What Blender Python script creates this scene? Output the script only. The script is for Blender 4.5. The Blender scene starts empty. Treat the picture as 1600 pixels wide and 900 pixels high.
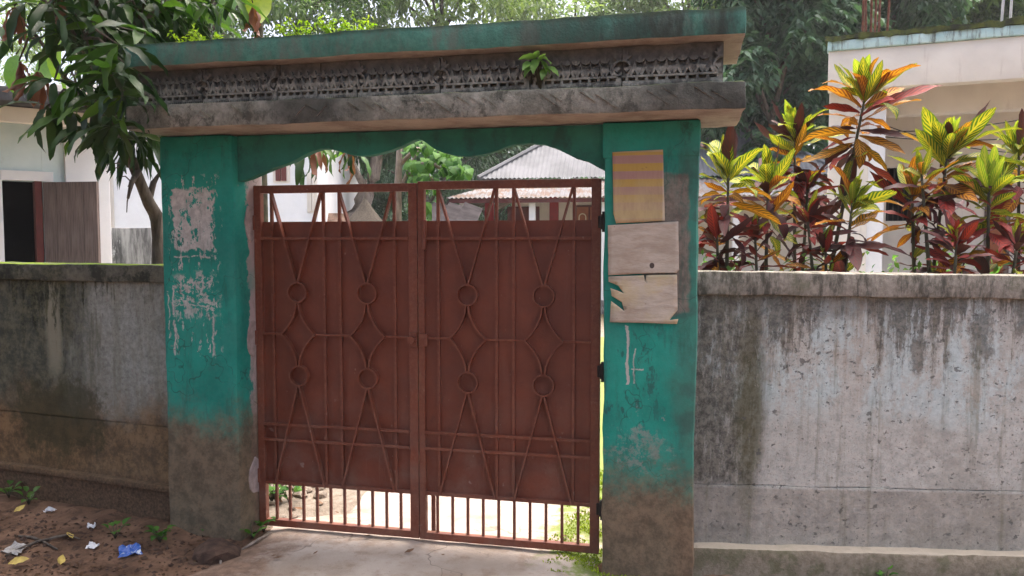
import bpy, bmesh, math, random
import numpy as np
from mathutils import Vector, Matrix, noise as mnoise
R = math.radians
rnd = random.Random(7)
S = bpy.context.scene
COL = S.collection

# ------------------------------------------------------------------ camera, world, sun, exposure
F_PX, PITCH, EYE = 1230.0, R(3.4), 1.6
cam = bpy.data.cameras.new('camera'); camo = bpy.data.objects.new('camera', cam); COL.objects.link(camo)
camo.location = (0, 0, EYE); camo.rotation_euler = (R(90) - PITCH, 0, 0)
cam.sensor_width = 36; cam.lens = F_PX / 1600 * 36; cam.clip_start = .05; cam.clip_end = 600
S.camera = camo
SUN_EL, SUN_AZ = R(76), R(30)            # azimuth from +Y (behind the gate) towards +X
W = bpy.data.worlds.new("World"); S.world = W; W.use_nodes = True
wn = W.node_tree; bg = wn.nodes['Background']
sky = wn.nodes.new('ShaderNodeTexSky'); sky.sky_type = 'NISHITA'; sky.sun_disc = False
sky.sun_elevation = SUN_EL; sky.sun_rotation = SUN_AZ
sky.air_density = .55; sky.dust_density = 9.0; sky.ozone_density = 1.0
wn.links.new(sky.outputs[0], bg.inputs[0]); bg.inputs[1].default_value = .15
sl = bpy.data.lights.new('sun', 'SUN'); so = bpy.data.objects.new('sun', sl); COL.objects.link(so)
sl.energy = .5; sl.angle = R(70); sl.color = (1, .97, .93)
so.rotation_euler = (R(90) - SUN_EL, 0, math.pi - SUN_AZ)
S.view_settings.view_transform = 'Standard'; S.view_settings.look = 'None'
S.view_settings.gamma = 1; S.view_settings.use_curve_mapping = False
S.view_settings.exposure = 2.2
S.render.engine = 'CYCLES'
S.cycles.max_bounces = 8; S.cycles.transparent_max_bounces = 8; S.cycles.use_denoising = True

# ------------------------------------------------------------------ pixel -> place
def ray(px, py):
    dx = (px - 800) / F_PX; dy = -(py - 450) / F_PX
    return Vector((dx, math.cos(PITCH) + dy * math.sin(PITCH), -math.sin(PITCH) + dy * math.cos(PITCH)))
def at(px, py, Y):
    r = ray(px, py); t = Y / r.y
    return Vector((r.x * t, Y, EYE + r.z * t))
class Frame:
    def __init__(s, x, y, yaw): s.x, s.y, s.a = x, y, R(yaw)
    def L(s, px, py, yl=0):               # pixel -> (x, z) in the local plane y = yl
        r = ray(px, py); c, q = math.cos(s.a), math.sin(s.a)
        t = (yl + (-q * s.x + c * s.y)) / (-q * r.x + c * r.y)
        return ((r.x * t - s.x) * c + (r.y * t - s.y) * q, EYE + r.z * t)
    def w(s, x, y, z=0):                  # local -> world
        c, q = math.cos(s.a), math.sin(s.a)
        return Vector((s.x + x * c - y * q, s.y + x * q + y * c, z))
GATE = Frame(-.48, 4.1, -12.4)
LWALL = Frame(-1.8896, 4.32, -20)
RWALL = Frame(.9132, 3.9, -2.1)

# ------------------------------------------------------------------ objects
def link(o, parent=None):
    COL.objects.link(o)
    if parent is not None: o.parent = parent
    return o
def tag(o, label=None, cat=None, group=None, kind=None):
    if label: o['label'] = label
    if cat: o['category'] = cat
    if group: o['group'] = group
    if kind: o['kind'] = kind
    return o
def thing(name, label, cat, loc=(0, 0, 0), rz=0, group=None):
    o = bpy.data.objects.new(name, None); o.empty_display_size = .1
    o.location = loc; o.rotation_euler = (0, 0, rz); link(o)
    return tag(o, label, cat, group)
def fthing(name, label, cat, fr, group=None):
    return thing(name, label, cat, (fr.x, fr.y, 0), fr.a, group)
def copy_tree(o, parent=None):
    c = o.copy(); link(c)
    if parent is not None: c.parent = parent
    for ch in list(o.children): copy_tree(ch, c)
    return c

class Geo:
    def __init__(s): s.v = []; s.f = []; s.uv = None
    def quad(s, *p):
        n = len(s.v); s.v += [tuple(q) for q in p]; s.f.append(tuple(range(n, n + len(p)))); return s
    def box(s, x0, x1, y0, y1, z0, z1):
        n = len(s.v)
        s.v += [(x0, y0, z0), (x1, y0, z0), (x1, y1, z0), (x0, y1, z0), (x0, y0, z1), (x1, y0, z1), (x1, y1, z1), (x0, y1, z1)]
        s.f += [tuple(n + i for i in q) for q in ((0, 3, 2, 1), (4, 5, 6, 7), (0, 1, 5, 4), (1, 2, 6, 5), (2, 3, 7, 6), (3, 0, 4, 7))]
        return s
    def prism(s, poly, y0, y1):           # poly in (x, z)
        n = len(s.v); k = len(poly)
        s.v += [(x, y0, z) for x, z in poly] + [(x, y1, z) for x, z in poly]
        s.f.append(tuple(n + i for i in range(k))); s.f.append(tuple(n + k + i for i in reversed(range(k))))
        for i in range(k):
            j = (i + 1) % k; s.f.append((n + j, n + i, n + k + i, n + k + j))
        return s
    def tube(s, pts, rad, seg=7):
        pts = [Vector(p) for p in pts]; n0 = len(s.v)
        if not hasattr(rad, '__len__'): rad = [rad] * len(pts)
        up = Vector((.13, .2, .97))
        for i, p in enumerate(pts):
            d = (pts[min(i + 1, len(pts) - 1)] - pts[max(i - 1, 0)]).normalized()
            a = d.cross(up if abs(d.dot(up)) < .95 else Vector((1, .1, 0))).normalized(); b = d.cross(a)
            for k in range(seg):
                t = 2 * math.pi * k / seg
                s.v.append(tuple(p + rad[i] * (math.cos(t) * a + math.sin(t) * b)))
        for i in range(len(pts) - 1):
            for k in range(seg):
                q = n0 + i * seg + k; r_ = n0 + i * seg + (k + 1) % seg
                s.f.append((q, r_, r_ + seg, q + seg))
        s.f.append(tuple(n0 + k for k in reversed(range(seg)))); s.f.append(tuple(n0 + (len(pts) - 1) * seg + k for k in range(seg)))
        return s
    def ribbon(s, pts, w, y0, y1):        # flat bar following (x, z) points, width w in the plane
        n0 = len(s.v); k = len(pts)
        for i, (x, z) in enumerate(pts):
            a = Vector(pts[max(i - 1, 0)]); b = Vector(pts[min(i + 1, k - 1)]); d = (b - a).normalized()
            nx, nz = -d.y * w / 2, d.x * w / 2
            s.v += [(x - nx, y0, z - nz), (x + nx, y0, z + nz), (x + nx, y1, z + nz), (x - nx, y1, z - nz)]
        for i in range(k - 1):
            a = n0 + 4 * i
            for q in range(4):
                r_ = (q + 1) % 4; s.f.append((a + q, a + r_, a + 4 + r_, a + 4 + q))
        s.f.append((n0 + 3, n0 + 2, n0 + 1, n0)); e = n0 + 4 * (k - 1); s.f.append((e, e + 1, e + 2, e + 3))
        return s
    def mesh(s, name, mat, smooth=False):
        m = bpy.data.meshes.new(name); m.from_pydata(s.v, [], s.f)
        if mat: m.materials.append(mat)
        bm = bmesh.new(); bm.from_mesh(m); bmesh.ops.recalc_face_normals(bm, faces=bm.faces); bm.to_mesh(m); bm.free()
        if smooth: m.polygons.foreach_set('use_smooth', [True] * len(m.polygons))
        m.update(); return m
    def build(s, name, mat, parent=None, smooth=False, bevel=0):
        o = link(bpy.data.objects.new(name, s.mesh(name, mat, smooth)), parent)
        if bevel:
            b = o.modifiers.new('bevel', 'BEVEL'); b.width = bevel; b.segments = 2; b.limit_method = 'ANGLE'
        return o
def box(name, mat, parent, x0, x1, y0, y1, z0, z1, bevel=.004):
    return Geo().box(x0, x1, y0, y1, z0, z1).build(name, mat, parent, bevel=bevel)
def rough_box(name, mat, parent, x0, x1, y0, y1, z0, z1, step=.05, amp=.004, bevel=.012, freq=5, seed=0):
    """masonry: a box with softened, slightly uneven faces and arrises"""
    bm = bmesh.new(); g = Geo().box(x0, x1, y0, y1, z0, z1)
    vs = [bm.verts.new(v) for v in g.v]
    for f in g.f: bm.faces.new([vs[i] for i in f])
    if bevel: bmesh.ops.bevel(bm, geom=list(bm.edges), offset=bevel, segments=2, affect='EDGES', profile=.6)
    for ax in range(3):
        lo, hi = (x0, y0, z0)[ax], (x1, y1, z1)[ax]; n = int((hi - lo) / step)
        no = [0, 0, 0]; no[ax] = 1
        for i in range(1, n):
            co = [0, 0, 0]; co[ax] = lo + (hi - lo) * i / n
            bmesh.ops.bisect_plane(bm, geom=list(bm.verts) + list(bm.edges) + list(bm.faces), plane_co=co, plane_no=no)
    for v in bm.verts:
        p = v.co * freq + Vector((seed * 3.1, seed, 0))
        v.co += amp * mnoise.noise_vector(p) + amp * .5 * mnoise.noise_vector(p * 3.7)
    bmesh.ops.recalc_face_normals(bm, faces=bm.faces)
    m = bpy.data.meshes.new(name); bm.to_mesh(m); bm.free(); m.materials.append(mat)
    m.polygons.foreach_set('use_smooth', [True] * len(m.polygons))
    o = link(bpy.data.objects.new(name, m), parent)
    try: m.set_sharp_from_angle(angle=R(50))
    except Exception: pass
    return o

# ------------------------------------------------------------------ material builder
class M:
    def __init__(s, name, rough=.85, spec=.3):
        s.m = bpy.data.materials.new(name); s.m.use_nodes = True; s.t = s.m.node_tree
        s.b = s.t.nodes['Principled BSDF']; s.b.inputs['Roughness'].default_value = rough
        s.b.inputs['Specular IOR Level'].default_value = spec
        s.out = s.t.nodes['Material Output']
        s._c = None
    def node(s, typ, ins=None, **kw):
        n = s.t.nodes.new(typ)
        for k, v in kw.items(): setattr(n, k, v)
        for k, v in (ins or {}).items(): s.put(n.inputs[k], v)
        return n
    def put(s, sock, v):
        if isinstance(v, bpy.types.NodeSocket): s.t.links.new(v, sock)
        elif isinstance(v, (tuple, list)) and len(v) == 3 and sock.type == 'RGBA': sock.default_value = (*v, 1)
        else: sock.default_value = v
    def obj(s):
        if s._c is None: s._c = s.node('ShaderNodeTexCoord').outputs['Object']
        return s._c
    def uv(s): return s.node('ShaderNodeTexCoord').outputs['UV']
    def map(s, scale=(1, 1, 1), loc=(0, 0, 0), rot=(0, 0, 0), vec=None):
        return s.node('ShaderNodeMapping', {0: vec or s.obj(), 'Scale': scale, 'Location': loc, 'Rotation': rot}).outputs[0]
    def noise(s, scale, detail=5, rough=.6, st=(1, 1, 1), loc=(0, 0, 0), dist=0, vec=None):
        return s.node('ShaderNodeTexNoise', {'Vector': s.map(st, loc, vec=vec), 'Scale': scale, 'Detail': detail, 'Roughness': rough, 'Distortion': dist}).outputs[0]
    def vor(s, scale, st=(1, 1, 1), feature='F1', loc=(0, 0, 0), rand=1.0):
        n = s.node('ShaderNodeTexVoronoi', {'Vector': s.map(st, loc), 'Scale': scale, 'Randomness': rand}, feature=feature)
        return n.outputs['Distance']
    def math(s, op, a, b=0.0, c=0.0):
        n = s.node('ShaderNodeMath', {0: a, 1: b, 2: c}, operation=op); return n.outputs[0]
    def mul(s, a, b): return s.math('MULTIPLY', a, b)
    def add(s, a, b): return s.math('ADD', a, b)
    def sub(s, a, b): return s.math('SUBTRACT', a, b)
    def mx(s, a, b): return s.math('MAXIMUM', a, b)
    def inv(s, a): return s.math('SUBTRACT', 1.0, a)
    def rng(s, f, a, b, c=0.0, d=1.0):
        n = s.node('ShaderNodeMapRange', {0: f, 1: a, 2: b, 3: c, 4: d}, interpolation_type='SMOOTHSTEP'); n.clamp = True
        return n.outputs[0]
    def mix(s, f, a, b, mode='MIX'):
        n = s.node('ShaderNodeMix', data_type='RGBA', blend_type=mode)
        s.put(n.inputs[0], f); s.put(n.inputs[6], a); s.put(n.inputs[7], b); return n.outputs[2]
    def ramp(s, f, *stops):
        n = s.node('ShaderNodeValToRGB', {0: f}); e = n.color_ramp.elements
        while len(e) < len(stops): e.new(.5)
        for i, (p, c) in enumerate(stops): e[i].position = p; e[i].color = (*c, 1)
        return n.outputs[0]
    def xyz(s): return s.node('ShaderNodeSeparateXYZ', {0: s.obj()}).outputs
    def blob(s, x, z, rx, rz, soft=.6, warp=.35, wscale=6, seed=0):
        """soft-edged patch round local (x, z); 1 inside"""
        o = s.xyz()
        dx = s.mul(s.sub(o[0], x), 1 / rx); dz = s.mul(s.sub(o[2], z), 1 / rz)
        d = s.math('SQRT', s.add(s.mul(dx, dx), s.mul(dz, dz)))
        n = s.noise(wscale, 5, .65, loc=(seed, 0, seed * .7))
        return s.rng(s.add(d, s.mul(s.sub(n, .5), warp * 4)), 1 - soft * .5, 1 + soft * .5, 1.0, 0.0)
    def drips(s, top, scale, slope, thr, seed=0, rag=.35, soft=.07):
        """runs of water stain that start at the top edge and end at different heights"""
        o = s.xyz()
        n = s.noise(scale, 5, .7, st=(1, 0, .05), loc=(seed, 0, 0), dist=.25)
        v = s.sub(n, s.mul(s.sub(top, o[2]), slope))
        v = s.add(v, s.mul(s.sub(s.noise(26, 8, .8, st=(1.4, 1, .5), loc=(seed, 4, 1)), .5), rag))
        return s.rng(v, thr, thr + soft)
    def stain(s, x, z, rx, rz, seed=0, scale=11, st=(1.4, 1, .5), lo=.66, hi=.8):
        f = s.blob(x, z, rx, rz, 1.7, .3, 4, seed)
        return s.rng(s.add(s.mul(f, .5), s.mul(s.noise(scale, 9, .76, st=st, loc=(seed, 2, seed)), .72)), lo, hi)
    def rect(s, x0, x1, z0, z1, soft=.012, warp=.02, wscale=18, seed=0):
        o = s.xyz()
        n = s.mul(s.sub(s.noise(wscale, 4, .6, loc=(seed, 1, 0)), .5), warp * 4); n2 = s.mul(s.sub(s.noise(wscale, 4, .6, loc=(3, seed, 9)), .5), warp * 4)
        X = s.add(o[0], n); Z = s.add(o[2], n2)
        a = s.mul(s.rng(X, x0 - soft, x0 + soft), s.rng(X, x1 - soft, x1 + soft, 1.0, 0.0))
        b = s.mul(s.rng(Z, z0 - soft, z0 + soft), s.rng(Z, z1 - soft, z1 + soft, 1.0, 0.0))
        return s.mul(a, b)
    def bump(s, h, dist=.004, strength=.6):
        n = s.node('ShaderNodeBump', {'Strength': strength, 'Distance': dist, 'Height': h})
        s.put(s.b.inputs['Normal'], n.outputs[0]); return s
    def col(s, c): s.put(s.b.inputs['Base Color'], c); return s
    def rough(s, r): s.put(s.b.inputs['Roughness'], r); return s
    def leafy(s, c, trans=.35, gain=1.6):
        """thin leaf: part of the light comes through"""
        s.col(c)
        tc = s.mix(1.0, c, (gain, gain * 1.05, gain * .55), 'MULTIPLY')
        tr = s.node('ShaderNodeBsdfTranslucent', {'Color': tc})
        mx = s.node('ShaderNodeMixShader', {0: trans, 1: s.b.outputs[0], 2: tr.outputs[0]})
        s.t.links.new(mx.outputs[0], s.out.inputs[0]); return s
def plain(name, c, rough=.8, var=.15, scale=8, bump=.002, spec=.3):
    m = M(name, rough, spec); n = m.noise(scale, 6); c2 = tuple(x * (1 - var * 2) for x in c)
    m.col(m.mix(m.rng(n, .3, .7), c2, c)); m.bump(m.noise(scale * 6, 4), bump); return m.m

# ---- teal limewash on plaster, peeled and muddy (gateway frame coordinates)
def teal_mat(name, left):
    m = M(name, .75, .25); o = m.xyz()
    big = m.noise(3.5, 6, .65); fine = m.noise(38, 5, .7)
    c = m.mix(m.rng(big, .32, .68), (.013, .19, .147), (.018, .285, .217))
    c = m.mix(m.mul(m.rng(m.noise(9, 6, .7, loc=(4, 2, 1)), .55, .7), .5), c, (.03, .16, .13))
    plaster = m.mix(m.rng(fine, .3, .7), (.23, .19, .175), (.37, .32, .3))
    peel = m.rng(m.noise(16, 8, .72, loc=(9, 1, 3)), .665, .69)
    if left:
        # torn bill remains
        torn = m.rng(m.noise(17, 7, .7, st=(1.25, 1, .8), loc=(2, 0, 5)), .43, .455)
        p1 = m.mul(m.rect(-1.305, -1.065, 1.555, 1.87, .006, .022), torn)
        t2 = m.rng(m.noise(20, 7, .72, st=(1, 1, 1), loc=(1, 7, 2)), .5, .53)
        p2 = m.mul(m.rect(-1.31, -1.06, 1.2, 1.42, .03, .03), t2)
        t3 = m.rng(m.noise(20, 7, .7, st=(1.6, 1, .6), loc=(6, 7, 2)), .565, .59)
        p3 = m.mul(m.rect(-1.33, -1.03, 1.0, 1.95, .02, .03), t3)
        p1 = m.mx(p1, m.mx(p2, p3))
        for (x0, x1, z0, z1) in ((-1.318, -1.308, .99, 1.36), (-1.345, -1.338, 1.08, 1.33), (-1.085, -1.072, .99, 1.2), (-1.3, -1.08, 1.515, 1.523), (-1.3, -1.1, 1.255, 1.262)):
            p1 = m.mx(p1, m.mul(m.rect(x0, x1, z0, z1, .003, .012, 14, x0), m.rng(m.noise(30, 4), .38, .46)))
        paper = m.mix(m.rng(m.noise(26, 6, .7, loc=(2, 2, 2)), .35, .7), (.36, .345, .32), (.56, .54, .5))
        c = m.mix(m.mul(p1, .95), c, paper)
        # bare cement where the hinges are let in
        inner = m.rng(o[0], -.955, -.945)
        hin = m.mul(inner, m.rng(m.add(o[1], m.mul(m.sub(m.noise(14, 5), .5), .14)), -.075, -.055))
        c = m.mix(hin, c, (.42, .33, .31))
        peelm = m.mul(peel, m.rng(o[2], .9, .5, .35, 1.0))
        mud0, mud1 = .86, .5
    else:
        peelm = m.mul(peel, m.rng(o[2], 1.15, .6, .1, 1.0))
        sc = m.mul(m.rng(m.add(m.mul(m.noise(19, 9, .8, loc=(7, 2, 8)), .8), m.mul(m.blob(1.14, .62, .2, .2, 1.8, .4, 5, 3), .2)), .57, .64), .5)
        peelm = m.mx(peelm, sc)
        # the unpainted brown render round the bills and down the outer arris
        bare = m.mul(m.rect(1.2, 1.37, 1.36, 1.9, .01, .02, 9), 1.0)
        bare2 = m.mul(m.rng(m.add(o[0], m.mul(m.sub(m.noise(5, 5, .65, st=(1, 1, .5)), .5), .3)), 1.27, 1.36), m.rng(o[2], 2.1, 1.95))
        c = m.mix(m.mul(bare2, .65), c, m.mix(m.rng(m.noise(12, 6), .4, .6), (.055, .07, .055), (.05, .15, .11)))
        c = m.mix(m.mul(m.rect(1.16, 1.36, 1.26, 1.9, .01, .025, 7), .92), c, m.mix(m.rng(m.noise(18, 8, .78), .35, .65), (.13, .1, .082), (.25, .2, .165)))
        dk = m.mul(m.rng(m.noise(13, 7, .7, st=(1.3, 1, .55), loc=(3, 3, 3)), .53, .6), m.rect(1.0, 1.24, .72, 1.22, .05, .06, 6))
        c = m.mix(m.mul(dk, .75), c, (.025, .075, .07))
        for (x0, x1, z0, z1) in ((1.085, 1.097, .93, 1.2), (1.12, 1.126, .93, 1.1), (1.11, 1.16, 1.0, 1.006)):
            c = m.mix(m.rect(x0, x1, z0, z1, .002, .012, 12, x1), c, (.42, .42, .38))
        mud0, mud1 = .68, .34
    crk = m.rng(m.node('ShaderNodeTexVoronoi', {'Vector': m.node('ShaderNodeVectorMath', {0: m.map((1, 1, .6)), 1: m.node('ShaderNodeVectorMath', {0: m.node('ShaderNodeTexNoise', {'Vector': m.obj(), 'Scale': 7.0}).outputs['Color'], 1: (.25, .25, .25)}, operation='MULTIPLY').outputs[0]}, operation='ADD').outputs[0], 'Scale': 2.2}, feature='DISTANCE_TO_EDGE').outputs['Distance'], .006, .0)
    c = m.mix(m.mul(crk, .6), c, (.02, .05, .04))
    fade = m.rng(m.noise(2.6, 8, .7, st=(1, 1, .6), loc=(3, 6, 1)), .48, .66)
    c = m.mix(m.mul(fade, .45), c, (.05, .27, .215))
    c = m.mix(m.mul(m.rng(m.noise(7, 9, .8, st=(2.2, 1, .35), loc=(6, 1, 1)), .52, .66), .5), c, (.025, .1, .08))
    c = m.mix(peelm, c, plaster)
    mudm = m.rng(m.add(o[2], m.mul(m.sub(m.noise(6, 9, .78, loc=(0, 3, 0)), .5), .75)), mud1, mud0, 1.0, 0.0)
    mud = m.mix(m.rng(m.noise(14, 9, .8, loc=(5, 5, 0)), .35, .65), (.095, .062, .038), (.205, .137, .085))
    c = m.mix(m.mul(mudm, .93), c, mud)
    # damp black mould towards the top and the foot
    mould = m.mul(m.rng(m.noise(6, 8, .75, st=(1, 1, .5), loc=(8, 0, 4)), .5, .66), m.mx(m.rng(o[2], .3, .0, 0.0, .45), m.rng(o[2], 1.9, 2.15, 0.0, .75)))
    c = m.mix(mould, c, (.02, .026, .022))
    m.col(c)
    h = m.add(m.mul(fine, .35), m.add(m.mul(m.noise(120, 3), .3), m.mul(peelm, -.35)))
    m.bump(m.add(h, m.mul(big, .8)), .005, .7); m.rough(m.rng(fine, .3, .7, .6, .9)); return m.m

def slab_mat(name, upper):
    m = M(name, .85, .2); o = m.xyz(); big = m.noise(2.2, 7, .7, st=(1, 1, 1.6)); fine = m.noise(30, 6, .72)
    if upper:
        c = m.mix(m.rng(fine, .3, .7), (.06, .19, .15), (.1, .285, .225))
        g = m.rng(m.noise(6, 8, .74, st=(1, 1, .45), loc=(4, 0, 1)), .42, .62)
        c = m.mix(m.mul(g, .75), c, (.15, .175, .15))
        bl = m.mul(m.rng(m.noise(2.5, 7, .7, st=(1, 1, .3), loc=(9, 0, 1)), .42, .6), m.rng(o[0], .2, 1.35, .35, 1.0))
        c = m.mix(m.mul(bl, .85), c, (.022, .028, .026))
        tp = m.rng(m.add(o[2], m.mul(m.sub(fine, .5), .05)), 2.545, 2.57)
        c = m.mix(m.mul(tp, .8), c, (.03, .045, .025))
    else:
        c = m.mix(m.rng(fine, .3, .7), (.165, .17, .142), (.32, .318, .275))
        g = m.rng(m.noise(4, 8, .74, st=(1, 1, .6), loc=(4, 0, 1)), .42, .62)
        c = m.mix(m.mul(g, .6), c, (.08, .082, .064))
        c = m.mix(m.mul(m.rng(m.noise(9, 9, .8, st=(1, 1, .7), loc=(2, 6, 1)), .5, .6), .7), c, (.04, .042, .034))
        dk = m.mx(m.blob(-.4, 2.22, .2, .1, .9, .3), m.rng(m.add(o[0], m.mul(m.sub(big, .5), 1.2)), .75, 1.5))
        c = m.mix(m.mul(dk, .72), c, (.03, .033, .03))
        nx = m.node('ShaderNodeNewGeometry').outputs['Normal']
        # scored hatching
    soff = m.rng(m.node('ShaderNodeSeparateXYZ', {0: m.node('ShaderNodeTexCoord').outputs['Normal']}).outputs[2], -.5, -.8)
    c = m.mix(soff, c, m.mix(m.rng(m.noise(5, 7, .7), .4, .65), (.44, .4, .36), (.28, .24, .215)))
    topm = m.rng(m.node('ShaderNodeSeparateXYZ', {0: m.node('ShaderNodeTexCoord').outputs['Normal']}).outputs[2], .5, .8)
    c = m.mix(m.mul(topm, m.rng(m.noise(7, 6), .4, .6)), c, (.08, .13, .02))
    m.col(c); m.bump(m.add(m.mul(fine, .6), m.noise(110, 3)), .005, .7); return m.m

def frieze_mat():
    m = M('mouldy_cast_cement', .9, .2); o = m.xyz(); fine = m.noise(40, 6, .72)
    c = m.mix(m.rng(fine, .3, .7), (.17, .175, .15), (.36, .36, .315))
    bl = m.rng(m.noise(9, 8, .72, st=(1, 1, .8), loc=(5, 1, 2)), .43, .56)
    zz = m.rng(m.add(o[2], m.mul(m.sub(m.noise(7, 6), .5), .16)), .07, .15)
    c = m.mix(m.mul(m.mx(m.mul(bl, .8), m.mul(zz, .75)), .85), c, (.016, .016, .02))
    m.col(c); m.bump(m.add(fine, m.noise(150, 3)), .002, .7); return m.m

# ---- boundary walls
def lwall_mat(name, part):
    m = M(name, .92, .15); o = m.xyz(); fine = m.noise(34, 7, .74); big = m.noise(3, 7, .7)
    streak = m.noise(4.2, 7, .7, st=(2.6, 1, .28), loc=(3, 0, 0))
    base = m.mix(m.rng(fine, .32, .68), (.195, .21, .188), (.335, .35, .312))
    alg = m.mix(m.rng(m.noise(13, 9, .8), .4, .62), (.016, .02, .012), (.095, .095, .055))
    if part == 'coping':
        c = m.mix(m.rng(m.add(big, m.mul(o[0], .12)), .2, .5, .95, .55), m.mix(m.rng(fine, .3, .7), (.15, .145, .12), (.25, .24, .2)), alg)
        c = m.mix(m.mul(m.rng(m.noise(8, 8, .75, loc=(1, 1, 5)), .46, .6), .85), c, (.022, .026, .02))
        up = m.rng(m.node('ShaderNodeSeparateXYZ', {0: m.node('ShaderNodeTexCoord').outputs['Normal']}).outputs[2], .4, .8)
        c = m.mix(m.mul(up, m.rng(m.noise(9, 6), .38, .5)), c, (.14, .2, .02))
    else:
        xs = m.add(o[0], m.mul(m.sub(m.noise(3.5, 6, .65, st=(1, 1, .25)), .5), .75))
        a1 = m.rng(xs, -.72, -.5, 1.0, 0.0)                       # mossy left half
        a2 = m.mul(m.rng(streak, .5, .62), m.rng(xs, -.75, -.35, 1.0, .18))
        a3 = m.mul(m.rng(m.noise(7, 8, .75, loc=(2, 2, 1)), .5, .62), m.rng(xs, -.9, -.3, 1.0, .2))
        c = m.mix(m.mul(m.rng(streak, .4, .66), .25), base, (.2, .18, .1))
        dkp = m.mx(m.mul(m.rng(m.noise(22, 8, .75, loc=(8, 3, 1)), .6, .63), .75), m.rng(m.vor(55, (1, 1, 1)), .2, .08))
        c = m.mix(m.mul(dkp, .6), c, (.075, .07, .065))
        c = m.mix(m.mul(m.rng(m.noise(3, 8, .75, loc=(1, 9, 2)), .48, .62), .4), c, (.16, .15, .11))
        lt = m.mul(m.rng(m.noise(11, 6, .7, st=(1.3, 1, .8), loc=(3, 8, 1)), .6, .64), .45)
        c = m.mix(lt, c, (.2, .165, .15))
        c = m.mix(m.mul(m.mx(m.mul(a1, .88), m.mx(m.mul(a2, .85), m.mul(a3, .8))), .96), c, alg)
        c = m.mix(m.mul(m.blob(-.86, 1.1, .06, .32, .8, .25), .75), c, (.26, .25, .18))
        br = m.rng(m.add(o[2], m.mul(m.sub(m.noise(3.2, 6, .65, loc=(0, 1, 7)), .5), .55)), .5, .85, 1.0, 0.0)
        mud = m.mix(m.rng(m.noise(9, 9, .8, loc=(5, 5, 0)), .38, .62), (.08, .052, .026), (.22, .138, .068))
        c = m.mix(m.mul(br, .92), c, mud)
        c = m.mix(m.mul(m.stain(-.85, .55, .5, .3, 3, 8, (1, 1, .8)), .75), c, (.045, .042, .02))
        c = m.mix(m.mul(m.mx(m.drips(1.37, 6, .38, .47, 3, .5, .1), m.drips(1.37, 14, .6, .5, 9, .4)), m.rng(xs, -.1, -.6, .35, .95)), c, alg)
        low = m.rng(m.add(o[2], m.mul(m.sub(fine, .5), .1)), .2, .3, 1.0, 0.0)
        c = m.mix(m.mul(low, .85), c, m.mix(m.rng(m.noise(60, 5, .8), .35, .65), (.042, .028, .018), (.15, .095, .06)))
    m.col(c); m.bump(m.add(m.mul(fine, .7), m.add(m.mul(m.noise(130, 3), .5), big)), .007, .75); return m.m

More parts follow.
